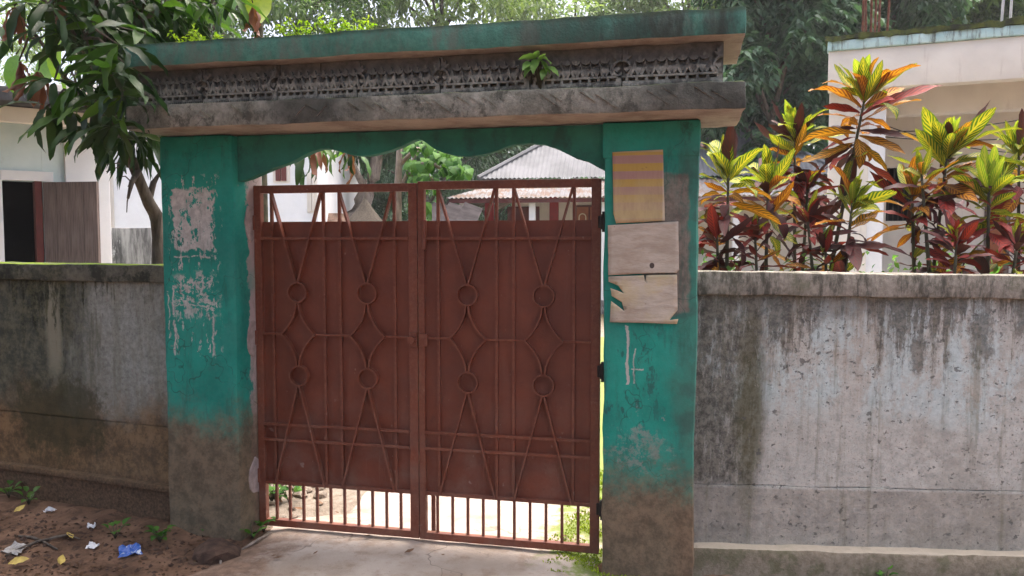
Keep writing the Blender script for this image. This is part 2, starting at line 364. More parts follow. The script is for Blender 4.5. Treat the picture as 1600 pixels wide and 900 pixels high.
def rwall_mat(name, part):
    m = M(name, .9, .2); o = m.xyz(); fine = m.noise(30, 8, .75); big = m.noise(2.4, 7, .7)
    streak = m.noise(4, 7, .68, st=(3.2, 1, .22), loc=(7, 0, 0)); streak2 = m.noise(5, 8, .72, st=(4.5, 1, .25), loc=(1, 0, 3))
    beige = m.mix(m.rng(m.noise(14, 8, .72), .32, .68), (.285, .293, .262), (.48, .485, .443))
    if part == 'coping':
        c = m.mix(m.rng(fine, .3, .7), (.17, .155, .125), (.33, .305, .26))
        dk = m.mul(m.rng(m.noise(5, 9, .8, st=(2.2, 1, .6), loc=(1, 0, 3)), .44, .6), .85)
        c = m.mix(dk, c, (.045, .045, .035))
        c = m.mix(m.mul(m.rng(big, .5, .65), .5), c, (.09, .1, .05))
    elif part == 'plinth':
        c = m.mix(m.rng(fine, .3, .7), (.15, .125, .09), (.27, .235, .18))
        c = m.mix(m.mul(m.rng(m.noise(7, 7, .7), .48, .62), .6), c, (.09, .095, .045))
        up = m.rng(m.node('ShaderNodeSeparateXYZ', {0: m.node('ShaderNodeTexCoord').outputs['Normal']}).outputs[2], .4, .8)
        c = m.mix(m.mul(up, .7), c, (.36, .32, .26))
    else:
        grit = m.noise(48, 8, .82)
        beige = m.mix(m.mul(m.rng(grit, .42, .6, 0.0, .7), 1.0), beige, (.46, .43, .385))
        beige = m.mix(m.rng(m.noise(60, 6, .8, loc=(3, 3, 3)), .54, .66, 0.0, .55), beige, (.13, .115, .1))
        paint = m.mul(m.rng(m.add(m.noise(3.0, 9, .72, st=(1.5, 1, .7), loc=(4, 0, 4)), m.mul(m.sub(fine, .5), .35)), .44, .56), m.rng(m.add(o[2], m.mul(big, .45)), .82, 1.1))
        c = m.mix(m.mul(paint, .9), beige, m.mix(m.rng(fine, .35, .65), (.35, .43, .425), (.49, .56, .55)))
        rust = m.mul(m.drips(1.34, 5.5, .22, .42, 11, .4, .2), m.mx(m.blob(.78, .85, .14, .7, 1.4, .3, 5), m.mul(m.blob(.42, 1.0, .06, .4, 1.4, .3, 5), .8)))
        c = m.mix(m.mul(rust, .8), c, (.22, .15, .09))
        lowg = m.rng(m.add(o[2], m.mul(m.sub(fine, .5), .02)), .36, .372, 1.0, 0.0)
        c = m.mix(m.mul(lowg, .55), c, m.mix(m.rng(m.noise(10, 9, .78), .38, .62), (.13, .115, .095), (.33, .29, .235)))
        xs = m.add(o[0], m.mul(m.sub(m.noise(4, 9, .74, st=(1.2, 1, .2)), .5), .32))
        dark = m.mul(m.rng(xs, .27, .42, 1.0, 0.0), m.rng(m.noise(10, 9, .8, st=(1.7, 1, .45), loc=(2, 2, 2)), .34, .52, .25, 1.0))
        dark = m.mul(dark, m.rng(m.add(o[2], m.mul(m.sub(fine, .5), .12)), .34, .42, .35, 1.0))
        d2 = m.mx(m.mul(m.drips(1.345, 6, .42, .44, 1, .5, .1), .9), m.mul(m.drips(1.345, 15, .7, .45, 5, .4), .85))
        d2 = m.mx(d2, m.mul(m.mul(m.drips(1.345, 5.5, .4, .4, 8, .7, .12), m.rng(o[0], .85, 1.05)), .8))
        d3 = m.mul(m.stain(1.08, 1.06, .05, .13, 3, 22, (1.2, 1, .8)), .8)
        d4 = m.mul(m.stain(1.38, 1.15, .1, .24, 5, 22, (1.2, 1, .7), .7, .84), .8)
        d5 = m.mul(m.stain(.6, 1.3, .5, .1, 7, 14), .5)
        blk = m.mix(m.rng(m.noise(22, 9, .82, loc=(3, 1, 1)), .4, .6), (.035, .034, .027), (.165, .153, .125))
        c = m.mix(m.mul(m.mx(dark, m.mx(d2, m.mx(d3, m.mx(d4, d5)))), .92), c, blk)
        c = m.mix(m.mul(m.rng(streak, .52, .66), .4), c, (.12, .115, .06))
        c = m.mix(m.mul(m.rng(m.noise(2.2, 8, .75, loc=(8, 1, 2)), .5, .62), .3), c, (.17, .155, .12))
        moss = m.mul(m.blob(.26, .75, .07, .4, .9, .5, 6), .5)
        c = m.mix(moss, c, (.085, .08, .03))
    pz = m.rng(m.noise(2.5, 6, .7, loc=(3, 3, 0)), .36, .6, 0.0, .06)
    pit = m.mx(m.rng(m.add(m.noise(24, 5, .62, st=(1, 1, 1.25), loc=(9, 9, 0)), pz), .66, .685), m.mul(m.rng(m.add(m.noise(60, 4, .6, loc=(1, 9, 4)), pz), .68, .7), .8))
    scuff = m.rng(m.noise(15, 8, .75, st=(1.2, 1, .8), loc=(5, 2, 6)), .62, .66)
    if part == 'panel': c = m.mix(m.mul(scuff, .35), c, (.5, .475, .43))
    if part == 'panel': c = m.mix(m.mul(pit, .72), c, (.085, .085, .08))
    m.col(c); m.bump(m.add(m.mul(pit, -.8), m.add(m.mul(fine, .8), m.mul(m.noise(120, 3), .4))), .006, .75); return m.m

def gate_mat(name, sheet):
    m = M(name, .55, .4); o = m.xyz(); n = m.noise(5, 6, .6); f = m.noise(45, 6, .7)
    c = m.mix(m.rng(n, .3, .7), (.125, .032, .017), (.175, .046, .023))
    lowm = m.rng(o[2], 1.1, .3, .1, 1.0)
    dust = m.mul(m.rng(m.noise(6, 7, .7, loc=(2, 0, 2)), .42, .68), lowm)
    c = m.mix(m.mul(dust, .55), c, (.2, .12, .085))
    spots = m.mul(m.rng(m.noise(17, 4, .55, loc=(6, 2, 1)), .67, .72), lowm)
    c = m.mix(m.mul(spots, .6), c, (.3, .22, .18))
    fl = m.rng(m.noise(34, 3, .5, st=(1, 1, .7), loc=(1, 2, 8)), .72, .75)
    c = m.mix(m.mul(fl, .6), c, (.32, .2, .15))
    run = m.mul(m.rng(m.noise(7, 8, .75, st=(4, 1, .25), loc=(4, 1, 1)), .54, .68), m.rng(o[2], 1.9, .5, .25, .8))
    c = m.mix(m.mul(run, .4), c, (.2, .1, .065))
    c = m.mix(m.mul(m.rng(m.noise(11, 8, .78, loc=(8, 8, 1)), .58, .68), .55), c, (.075, .022, .014))
    if not sheet: c = m.mix(m.mul(m.rng(f, .42, .64), .5), c, (.22, .09, .052))  # bar wear, lightened in colour to stand in for missing directional light
    m.col(c); m.rough(m.rng(m.add(f, dust), .4, 1.1, .42, .8)); m.bump(m.add(m.mul(m.noise(2.2, 3, .5), 5.0 if sheet else 0.0), m.add(m.mul(n, 2.5), f)), .003, .6); return m.m

def ground_mat():
    m = M('earth', .95, .15); o = m.xyz()
    f = m.noise(22, 8, .75); b = m.noise(1.6, 7, .65)
    dirt = m.mix(m.rng(m.noise(5, 8, .72), .32, .68), (.085, .05, .032), (.23, .137, .088))
    dirt = m.mix(m.mul(m.rng(m.noise(9, 8, .76, loc=(3, 1, 0)), .52, .64), .75), dirt, (.035, .024, .019))
    pale = m.mix(m.rng(f, .32, .68), (.2, .165, .125), (.33, .285, .235))
    pale = m.mix(m.mul(m.rng(m.noise(5, 8, .74, loc=(3, 7, 0)), .5, .64), .6), pale, (.15, .11, .08))
    # local line of the gate: y' > 0 inside the yard
    inside = m.rng(m.add(m.add(m.mul(o[0], .2147), m.mul(o[1], .9767)), m.mul(m.sub(b, .5), .5)), 3.85, 4.05)
    c = m.mix(inside, dirt, pale)
    far = m.rng(o[1], 13, 17); c = m.mix(far, c, (.09, .075, .045))
    m.col(c); m.bump(m.add(f, m.mul(m.noise(70, 6, .8), .8)), .02, .8); return m.m
def path_mat():
    m = M('worn_concrete', .85, .25); o = m.xyz(); f = m.noise(20, 8, .74); b = m.noise(2.2, 6, .65)
    c = m.mix(m.rng(b, .32, .68), (.31, .255, .205), (.43, .37, .315))
    c = m.mix(m.mul(m.rng(m.noise(6, 8, .72, loc=(2, 2, 0)), .48, .66), .65), c, (.24, .17, .12))
    c = m.mix(m.mul(m.rng(f, .58, .7), .4), c, (.14, .1, .075))
    c = m.mix(m.mul(m.rng(m.noise(38, 5, .65, loc=(5, 1, 0)), .66, .7), .7), c, (.12, .085, .065))
    ck = m.rng(m.node('ShaderNodeTexVoronoi', {'Vector': m.node('ShaderNodeVectorMath', {0: m.obj(), 1: m.node('ShaderNodeVectorMath', {0: m.node('ShaderNodeTexNoise', {'Vector': m.obj(), 'Scale': 5.0}).outputs['Color'], 1: (.35, .35, .35)}, operation='MULTIPLY').outputs[0]}, operation='ADD').outputs[0], 'Scale': 1.1}, feature='DISTANCE_TO_EDGE').outputs['Distance'], .008, 0.0)
    c = m.mix(m.mul(ck, .6), c, (.1, .075, .06))
    grey = m.mul(m.rng(m.noise(1.5, 5, .55, loc=(7, 1, 0)), .48, .6), m.rng(o[1], 4.2, 4.8))
    c = m.mix(m.mul(grey, .7), c, (.37, .345, .335))
    mo = m.mul(m.rng(m.add(m.noise(5, 7, .7, loc=(1, 5, 0)), m.mul(m.sub(o[0], .2), .5)), .5, .62), m.rng(o[0], 0, .25))
    c = m.mix(m.mul(mo, .85), c, (.13, .19, .02))
    front = m.rng(m.add(o[1], m.mul(m.sub(b, .5), .8)), 3.4, 3.7, .5, 0.0)
    c = m.mix(front, c, (.2, .125, .085))
    gx = m.add(m.sub(m.mul(m.add(o[0], .48), .9767), m.mul(m.sub(o[1], 4.1), .2147)), m.mul(m.sub(m.noise(5, 9, .78, loc=(4, 4, 0)), .5), .9))
    dirt = m.mul(m.rng(gx, -.5, -.8), m.rng(o[1], 4.35, 4.05))
    c = m.mix(m.mul(dirt, .9), c, m.mix(m.rng(f, .35, .65), (.12, .072, .047), (.25, .16, .11)))
    m.col(c); m.bump(m.add(f, m.mul(m.noise(80, 5, .7), .6)), .007, .7); return m.m

def leaf_mat(name, c1, c2, trans=.35, rough=.45, gain=1.6, spec=.45, scale=3.0, attr=None):
    m = M(name, rough, spec)
    if attr: fac = m.node('ShaderNodeAttribute', attribute_name='tint').outputs['Fac']
    else: fac = m.node('ShaderNodeObjectInfo').outputs['Random']
    c = m.mix(fac, c1, c2)
    c = m.mix(m.mul(m.rng(m.noise(scale * 6, 4), .45, .7), .35), c, tuple(x * .7 for x in c1))
    m.leafy(c, trans, gain); return m.m

def vein_mat(name, blade, blade2, vein, trans=.4, gain=1.5, mid=None, width=.3):
    """croton leaf: coloured midrib and side veins drawn on the blade (u along, v across)"""
    m = M(name, .55, .18)
    sx = m.node('ShaderNodeSeparateXYZ', {0: m.uv()}).outputs
    v = m.math('ABSOLUTE', m.sub(sx[1], .5)); rv = m.node('ShaderNodeObjectInfo').outputs['Random']
    ph = m.sub(m.mul(sx[0], 10.0), m.mul(v, 5.0))
    ph = m.add(ph, m.mul(m.noise(9, 3), .5))
    w = m.math('ABSOLUTE', m.sub(m.math('FRACT', ph), .5))
    side = m.mul(m.rng(w, width, width - .16), m.rng(v, .5, .36))
    midr = m.rng(v, .075, .03)
    c = m.mix(rv, blade, blade2)
    c = m.mix(m.mx(m.mul(side, .85), midr), c, vein)
    m.leafy(c, trans, gain); m.bump(w, .002, .4); return m.m

MAT = {}
def mats():
    MAT['teal_l'] = teal_mat('peeling_teal_limewash', True); MAT['teal_r'] = teal_mat('teal_limewash_pillar', False)
    m = M('dark_teal_limewash', .75, .25); b = m.noise(4, 7, .66); o = m.xyz()
    c = m.mix(m.rng(b, .32, .68), (.018, .13, .1), (.028, .22, .165))
    c = m.mix(m.mul(m.rng(m.noise(7, 8, .74, st=(1, 1, .6)), .5, .64), .7), c, (.02, .07, .06))
    m.col(c); m.bump(m.add(m.noise(35, 6, .7), m.mul(b, .8)), .004, .6); MAT['lintel'] = m.m
    MAT['slab_u'] = slab_mat('mouldy_teal_concrete', True); MAT['slab_l'] = slab_mat('mouldy_grey_concrete', False)
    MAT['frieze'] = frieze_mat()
    for p in ('panel', 'coping'): MAT['lw_' + p] = lwall_mat('mossy_plaster_' + p, p)
    for p in ('panel', 'coping', 'plinth'): MAT['rw_' + p] = rwall_mat('stained_plaster_' + p, p)
    MAT['gate'] = gate_mat('red_oxide_bar', False); MAT['sheet'] = gate_mat('red_oxide_sheet', True)
    MAT['black'] = plain('blackened_iron', (.03, .025, .022), .6)
    MAT['cement'] = plain('pinkish_cement', (.42, .34, .31), .9, .2, 20, .004)
    MAT['ground'] = ground_mat(); MAT['path'] = path_mat()
    MAT['white'] = plain('white_limewash', (.82, .83, .82), .8, .04, 3)
    m = M('pale_cyan_wall', .8, .2); c = m.mix(m.rng(m.noise(3, 6), .3, .7), (.55, .68, .68), (.66, .77, .77))
    c = m.mix(m.mul(m.rng(m.noise(8, 7, .7), .6, .7), .4), c, (.4, .45, .43)); m.col(c); m.bump(m.noise(40, 4), .002); MAT['cyan'] = m.m
    m = M('cream_plaster', .8, .2); c = m.mix(m.rng(m.noise(2, 6), .3, .7), (.64, .6, .53), (.74, .7, .62))
    c = m.mix(m.mul(m.rng(m.noise(3, 7, .7, st=(3, 3, .4)), .56, .7), .35), c, (.4, .34, .29)); m.col(c); m.bump(m.noise(40, 4), .002); MAT['cream'] = m.m
    m = M('aqua_fascia', .85, .2); o = m.xyz(); c = m.mix(m.rng(m.noise(6, 7, .7), .3, .7), (.36, .55, .55), (.52, .68, .66))
    c = m.mix(m.mul(m.rng(m.noise(5, 8, .75, st=(3, 3, .35)), .48, .62), .8), c, (.09, .1, .085))
    m.col(c); m.bump(m.noise(40, 5), .004); MAT['fascia'] = m.m
    m = M('mossy_roof_edge', .95, .1); c = m.mix(m.rng(m.noise(8, 8, .75), .38, .6), (.04, .045, .035), (.1, .12, .035)); m.col(c); m.bump(m.noise(50, 6, .8), .02); MAT['roofmoss'] = m.m
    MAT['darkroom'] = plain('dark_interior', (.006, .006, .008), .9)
    m = M('weathered_wood', .8, .2); g = m.noise(6, 7, .65, st=(9, 9, .5)); m.col(m.mix(m.rng(g, .3, .7), (.1, .075, .065), (.22, .17, .15)))
    m.bump(g, .003); MAT['wood'] = m.m
    MAT['orange'] = plain('orange_brown_paint', (.33, .11, .05), .6, .1); MAT['maroon'] = plain('maroon_paint', (.13, .035, .03), .6, .1)
    MAT['redpaint'] = plain('brick_red_paint', (.33, .03, .035), .65, .1); MAT['creamline'] = plain('cream_paint_line', (.7, .6, .4), .6, .05)
    m = M('stained_grey_wall', .9, .15); c = m.mix(m.rng(m.noise(3, 7, .7, st=(2.5, 2.5, .35)), .38, .62), (.07, .065, .065), (.3, .28, .27))
    c = m.mix(m.mul(m.rng(m.noise(5, 7, .72, st=(2, 2, .6), loc=(5, 0, 0)), .58, .64), .7), c, (.5, .48, .46)); m.col(c); m.bump(m.noise(40, 5), .004); MAT['greywall'] = m.m
    m = M('galvanised_sheet', .75, .12)
    c = m.mix(m.rng(m.noise(1.2, 6, .6), .35, .65), (.115, .12, .125), (.165, .17, .178)); m.col(c); MAT['tin'] = m.m
    m = M('galvanised_sheet_with_litter', .8, .1)
    c = m.mix(m.rng(m.noise(1.2, 6, .6), .35, .65), (.14, .14, .145), (.2, .2, .205))
    c = m.mix(m.mul(m.rng(m.noise(3.5, 8, .78), .46, .56), .85), c, (.13, .085, .06)); m.col(c); MAT['tin_old'] = m.m
    MAT['oldtin'] = plain('dark_rusty_tin', (.045, .04, .042), .95, .3, 4, .002, .05)
    m = M('thatch', .95, .1); g = m.noise(7, 7, .7, st=(10, 10, .8)); m.col(m.mix(m.rng(g, .3, .7), (.035, .03, .024), (.1, .085, .068))); m.bump(g, .02); MAT['thatch'] = m.m
    MAT['mudheap'] = plain('dry_earth', (.2, .13, .095), .95, .3, 5, .03)
    m = M('bark', .9, .15); g = m.noise(6, 8, .7, st=(3, 3, .6)); m.col(m.mix(m.rng(g, .3, .7), (.05, .04, .032), (.15, .125, .1))); m.bump(g, .012, .8); MAT['bark'] = m.m
    m = M('pale_bark', .9, .15); g = m.noise(6, 8, .7, st=(3, 3, .8)); m.col(m.mix(m.rng(g, .3, .7), (.15, .12, .095), (.33, .28, .23))); m.bump(g, .01, .8); MAT['palebark'] = m.m
    MAT['stem'] = plain('green_brown_stem', (.1, .095, .06), .9, .3, 14)
    MAT['rust'] = plain('rusty_rebar', (.14, .055, .035), .9, .3, 20)
    MAT['steel'] = plain('pale_steel', (.5, .5, .48), .5)
    MAT['cable'] = plain('black_cable', (.02, .02, .022), .6)
    # leaves
    MAT['mango'] = leaf_mat('mango_leaf', (.014, .04, .011), (.035, .085, .02), .15, .42, 2.2, .35)
    MAT['mango_bright'] = leaf_mat('mango_leaf_bright', (.04, .11, .015), (.075, .16, .022), .3, .42, 1.8, .35)
    MAT['mango_rust'] = leaf_mat('mango_leaf_young_red', (.17, .06, .035), (.27, .125, .085), .25, .5, 1.4, .3)
    MAT['mango_stuff'] = leaf_mat('mango_leaf_mass', (.014, .04, .011), (.035, .085, .02), .15, .45, 2.2, .3, attr=1)
    MAT['broad'] = leaf_mat('broad_leaf', (.12, .24, .02), (.2, .27, .02), .5, .5, 1.3)
    MAT['heart'] = leaf_mat('heart_leaf', (.022, .08, .015), (.085, .2, .028), .25, .6, 1.5, .12)
    MAT['peepal'] = leaf_mat('seedling_leaf', (.12, .26, .06), (.2, .36, .09), .35, .4, 1.5)
    MAT['weed'] = leaf_mat('weed_leaf', (.05, .14, .025), (.13, .26, .04), .35, .6, 1.6, attr=1)
    MAT['lime'] = leaf_mat('lime_weed_leaf', (.2, .36, .02), (.33, .45, .04), .45, .6, 1.6, attr=1)
    MAT['moss'] = leaf_mat('moss', (.14, .22, .015), (.3, .38, .03), .2, .9, 1.2, .1, attr=1)
    MAT['grass'] = leaf_mat('undergrowth_leaf', (.025, .055, .015), (.07, .12, .03), .25, .6, 1.6, attr=1)
    MAT['tree_dark'] = leaf_mat('dark_tree_leaf', (.024, .066, .034), (.07, .145, .08), .28, .55, 1.8, attr=1)
    MAT['tree_mid'] = leaf_mat('mid_tree_leaf', (.05, .11, .03), (.13, .22, .06), .35, .5, 1.8, attr=1)
    MAT['tree_pale'] = leaf_mat('pale_tree_leaf', (.1, .17, .055), (.22, .3, .11), .4, .5, 1.7, attr=1)
    MAT['c_green'] = vein_mat('croton_green_yellow_vein', (.035, .1, .015), (.07, .14, .015), (.42, .36, .03), .3, 1.3)
    MAT['c_lime'] = vein_mat('croton_lime', (.13, .25, .02), (.19, .29, .025), (.4, .4, .06), .35, 1.3)
    MAT['c_orange'] = vein_mat('croton_orange', (.2, .045, .012), (.075, .065, .012), (.52, .23, .02), .32, 1.3)
    MAT['c_red'] = vein_mat('croton_red', (.085, .016, .017), (.14, .022, .022), (.26, .03, .022), .2, 1.2)
    MAT['c_dark'] = vein_mat('croton_dark_purple', (.04, .018, .022), (.06, .026, .024), (.08, .02, .02), .12, 1.2)
    MAT['dead'] = plain('dead_leaf_brown', (.2, .11, .06), .8, .25, 30); MAT['yellowleaf'] = plain('yellow_leaf', (.5, .38, .1), .7, .2, 40)
    MAT['litterwhite'] = plain('white_scrap', (.75, .75, .75), .6, .05); m = M('blue_plastic', .35, .5); n = m.noise(34, 4, .6)
    m.col(m.mix(m.rng(n, .58, .62), m.mix(m.noise(50, 4), (.02, .07, .3), (.04, .13, .45)), (.5, .55, .62))); m.bump(m.noise(60, 4), .004); MAT['litterblue'] = m.m
    MAT['littergrey'] = plain('grey_plastic', (.4, .38, .35), .4, .2, 40, .004); MAT['stone'] = plain('rubble', (.3, .25, .2), .9, .25, 20, .01)
    MAT['clod'] = plain('earth_clod', (.1, .06, .042), .95, .3, 20, .01)
mats()

def mesh_at(o, fr):                       # puts an object built in a frame's coordinates where the frame stands
    o.location = (fr.x, fr.y, 0); o.rotation_euler = (0, 0, fr.a); return o

# ------------------------------------------------------------------ ground
def ground_z(x, y):
    z = 0.0
    # earth banked up along the left wall, falling to the lane; the lane a little lower to the right
    lw = Vector((x - LWALL.x, y - LWALL.y)); c, q = math.cos(LWALL.a), math.sin(LWALL.a)
    lx, ly = lw.x * c + lw.y * q, -lw.x * q + lw.y * c
    bank = max(0, 1 - abs(ly + .1) / .9) * min(1, max(0, (-lx + .75) / .7))
    z += .06 * bank * bank
    gx = (x - GATE.x) * math.cos(GATE.a) + (y - GATE.y) * math.sin(GATE.a)
    if y < 6:
        z -= .07 * min(1, max(0, (gx - .9) / .5))
        onpath = min(1, max(0, (1.02 - abs(gx)) / .15))
        n = mnoise.noise(Vector((x * 3, y * 3, 0))) * .022 + mnoise.noise(Vector((x * 9, y * 9, 3))) * .014 + mnoise.noise(Vector((x * 23, y * 23, 5))) * .007
        z += n * (1 - .92 * onpath)
        z -= .012 * onpath
    else:
        z += (mnoise.noise(Vector((x * .8, y * .8, 0))) * .03 + mnoise.noise(Vector((x * 6, y * 6, 0))) * .008) * min(1, (y - 6) / 2)
    return z
def axis(segs):
    out = [segs[0][0]]
    for a, b, n in segs: out += [a + (b - a) * (i + 1) / n for i in range(n)]
    return out
def grid_obj(name, mat, xs, ys, fz):
    nx, ny = len(xs), len(ys)
    v = [(x, y, fz(x, y)) for y in ys for x in xs]
    f = [(j * nx + i, j * nx + i + 1, (j + 1) * nx + i + 1, (j + 1) * nx + i) for j in range(ny - 1) for i in range(nx - 1)]
    m = bpy.data.meshes.new(name); m.from_pydata(v, [], f); m.materials.append(mat)
    m.polygons.foreach_set('use_smooth', [True] * len(f)); return link(bpy.data.objects.new(name, m))
g = grid_obj('ground', MAT['ground'], axis([(-120, -12, 12), (-12, -3.4, 20), (-3.4, 2.4, 190), (2.4, 12, 22), (12, 120, 12)]),
             axis([(-35, 0, 8), (0, 2.6, 16), (2.6, 6.5, 120), (6.5, 14, 40), (14, 40, 12), (40, 110, 10)]), ground_z)
tag(g, kind='structure')
def path_poly():
    # concrete ramp through the gate and on across the yard, in gate frame coordinates; ragged front lip
    L = []; n = 46; rows = []
    for j in range(n + 1):
        y = -1.35 + (j / n) ** 1.35 * 10.5
        xl = -1.0 if y < .35 else -.62 - .05 * (y - .35); xr = 1.0 if y < .35 else 1.0 + .02 * y
        if y < -.2: xl -= .06 * (-.2 - y) * 3; xr = .985
        xl += .07 * mnoise.noise(Vector((y * 3.3, 1.7, 0))) * (1 if y > .3 or y < -.2 else .05)
        xr += .09 * mnoise.noise(Vector((y * 2.9, 7.7, 0))) * (1 if y > .3 or y < -.2 else .05)
        rows.append((y, xl, xr))
    G_ = Geo(); k = 26
    for y, xl, xr in rows:
        for i in range(k + 1):
            x = xl + (xr - xl) * i / k; w = GATE.w(x, y)
            edge = min(i, k - i) / 3
            zz = .012 + .006 * mnoise.noise(Vector((x * 4, y * 4, 2))) + .004 * mnoise.noise(Vector((x * 15, y * 15, 2)))
            if y < -.9: zz -= (-.9 - y) * .08
            G_.v.append((w.x, w.y, zz if edge >= 1 else zz - .03 * (1 - edge)))
    for j in range(n):
        for i in range(k):
            a = j * (k + 1) + i; G_.f.append((a, a + 1, a + k + 2, a + k + 1))
    return G_
tag(path_poly().build('path', MAT['path'], None, True), kind='structure')

# ------------------------------------------------------------------ gateway
gw = fthing('gateway', 'teal and grey concrete gateway with scalloped arch and moulded frieze spanning the brown gate', 'gateway', GATE)
rough_box('pillar', MAT['teal_l'], gw, -1.376, -.945, -.2, .1, -.2, 2.152, seed=1, amp=.006, bevel=.02)
rp = rough_box('pillar', MAT['teal_r'], gw, .975, 1.405, -.2, .1, -.25, 2.152, seed=2, amp=.007, bevel=.022)
rough_box('pillar_cap', MAT['teal_r'], gw, .968, 1.412, -.209, .11, 1.985, 2.15, seed=4, amp=.006, bevel=.016)
ARCH = [(375, 283), (390, 279), (408, 271), (425, 264), (442, 258), (460, 251), (474, 243), (487, 237), (500, 233), (513, 232), (529, 236.5), (545, 241), (561, 243.5), (577, 243), (593, 240), (610, 235), (628, 228.5), (638, 223), (647, 219), (655, 217), (663, 221), (672, 228), (681, 234), (697, 240), (713, 243.5), (733, 244.5), (753, 242.5), (775, 236), (790, 230), (804, 226), (828, 223.5), (851, 226), (864, 230), (877, 235.5), (900, 247), (920, 253), (934, 261), (945, 266)]
pts = [GATE.L(x, y, -.15) for x, y in ARCH]
pts = [(-.95, pts[0][1] - .004)] + [p for p in pts if -.945 < p[0] < .97] + [(.978, pts[-1][1] - .004)]
dense = []
for i in range(len(pts) - 1):
    for k in range(3):
        t = k / 3; dense.append((pts[i][0] * (1 - t) + pts[i + 1][0] * t, pts[i][1] * (1 - t) + pts[i + 1][1] * t + .0015 * mnoise.noise(Vector((i * 1.3 + t, 0, 0)))))
dense.append(pts[-1])
lg = Geo()
for y in (-.152, -.095):
    for x, z in dense: lg.v.append((x, y, z))
    for x, z in dense: lg.v.append((x, y, 2.15))
k = len(dense)
for i in range(k - 1):
    lg.f += [(i, i + 1, k + i + 1, k + i), (2 * k + i + 1, 2 * k + i, 3 * k + i, 3 * k + i + 1), (i + 1, i, 2 * k + i, 2 * k + i + 1), (k + i, k + i + 1, 3 * k + i + 1, 3 * k + i)]
lg.f += [(0, k, 3 * k, 2 * k), (2 * k - 1, k - 1, 3 * k - 1, 4 * k - 1)]
lg.build('arch_lintel', MAT['lintel'], gw, bevel=.005)
rough_box('lower_slab', MAT['slab_l'], gw, -1.375, 1.588, -.45, .12, 2.155, 2.27, seed=5, amp=.006, bevel=.012)
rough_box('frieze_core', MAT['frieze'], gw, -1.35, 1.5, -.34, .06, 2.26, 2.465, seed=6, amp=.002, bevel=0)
rough_box('upper_slab', MAT['slab_u'], gw, -1.37, 1.584, -.45, .13, 2.457, 2.572, seed=7, amp=.007, bevel=.012)
# scored diagonal grooves left by the trowel on the lower slab, as shallow ridges
x = -1.36
while x < 1.5:
    l = rnd.uniform(.05, .09); z1 = 2.255 - rnd.uniform(0, .02)
    if rnd.random() < .62: Geo().ribbon([(x, z1), (x + l * 1.1, z1 - l * .75)], .003, -.4545, -.445).build('scored_line', MAT['slab_l'], gw)
    if rnd.random() < .2: Geo().ribbon([(x + .06, z1 - .01), (x + .01, z1 - .06)], .003, -.4545, -.445).build('scored_line', MAT['slab_l'], gw)
    x += rnd.uniform(.045, .08)
# moulded frieze tiles: dentils, hearts under ogee arches, fleurs-de-lis
def heart(cx, cz, s):
    o = []
    for i in range(14):
        t = 2 * math.pi * i / 14
        o.append((cx + s * .062 * 16 * math.sin(t) ** 3 / 2, cz + s * .062 * (13 * math.cos(t) - 5 * math.cos(2 * t) - 2 * math.cos(3 * t) - math.cos(4 * t)) / 2))
    return o
def petal(cx, cz, ang, l, w):
    o = []
    for t, q in ((0, .0), (.25, .75), (.5, 1), (.75, .7), (1, 0), (.75, -.7), (.5, -1), (.25, -.75)):
        o.append((cx + math.cos(ang) * l * t - math.sin(ang) * w * q / 2, cz + math.sin(ang) * l * t + math.cos(ang) * w * q / 2))
    return o
def tile_mesh(w, hearts, ends):
    g = Geo(); h = .186
    g.box(.003, w - .003, -.006, .0, 0, h)                         # plate
    g.box(.003, w - .003, -.03, -.004, .002, .03)                   # sill band
    g.box(.003, w - .003, -.032, -.004, .045, .054)                 # band over the dentils
    nd = hearts + (3 if ends else 1); dw = w / nd
    for i in range(nd): g.box(i * dw + dw * .36, i * dw + dw * .64 if i < nd - 1 else w - .004, -.03, -.004, .029, .046)
    for i in range(int(w / .012)): g.box(i * .012 + .005, i * .012 + .011, -.034, -.028, .008, .02)
    x0, x1 = (.055, w - .055) if ends else (.004, w - .004)
    st = (x1 - x0) / hearts
    for i in range(hearts):
        cx = x0 + st * (i + .5); g.prism(heart(cx, .079, st * .7), -.026, -.004)
        tp = [petal(cx, .108, math.pi / 2, .04, .016), petal(cx - .004, .112, math.pi * .75, .024, .01), petal(cx + .004, .112, math.pi * .25, .024, .01)]
        for p in tp: g.prism(p, -.022, -.004)
    for i in range(hearts + 1):
        cx = x0 + st * i
        for sgn in (-1, 1):
            g.ribbon([(cx + sgn * a * st, b) for a, b in ((.0, .1), (.06, .085), (.2, .068), (.38, .056))], .011, -.031, -.004)
        g.prism([(cx - .006, .092), (cx, .118), (cx + .006, .092), (cx, .085)], -.028, -.004)
    if ends:
        for cx in (.003, w - .003):
            sg_ = 1 if cx < w / 2 else -1
            circ = [(cx + sg_ * .036 * math.sin(t), .085 - .036 * math.cos(t) * 1.0) for t in [math.pi * k / 10 for k in range(11)]]
            g.ribbon(circ, .009, -.032, -.004)
            g.prism(heart(cx + sg_ * .019, .083, .026), -.028, -.004)
            for a, l, q in ((.5, .055, .014), (.36, .045, .012), (.2, .038, .012)):
                ang = math.pi * a if sg_ > 0 else math.pi * (1 - a)
                g.prism(petal(cx + sg_ * .006, .12, ang, l, q), -.028, -.004)
    return g
tiles = {}
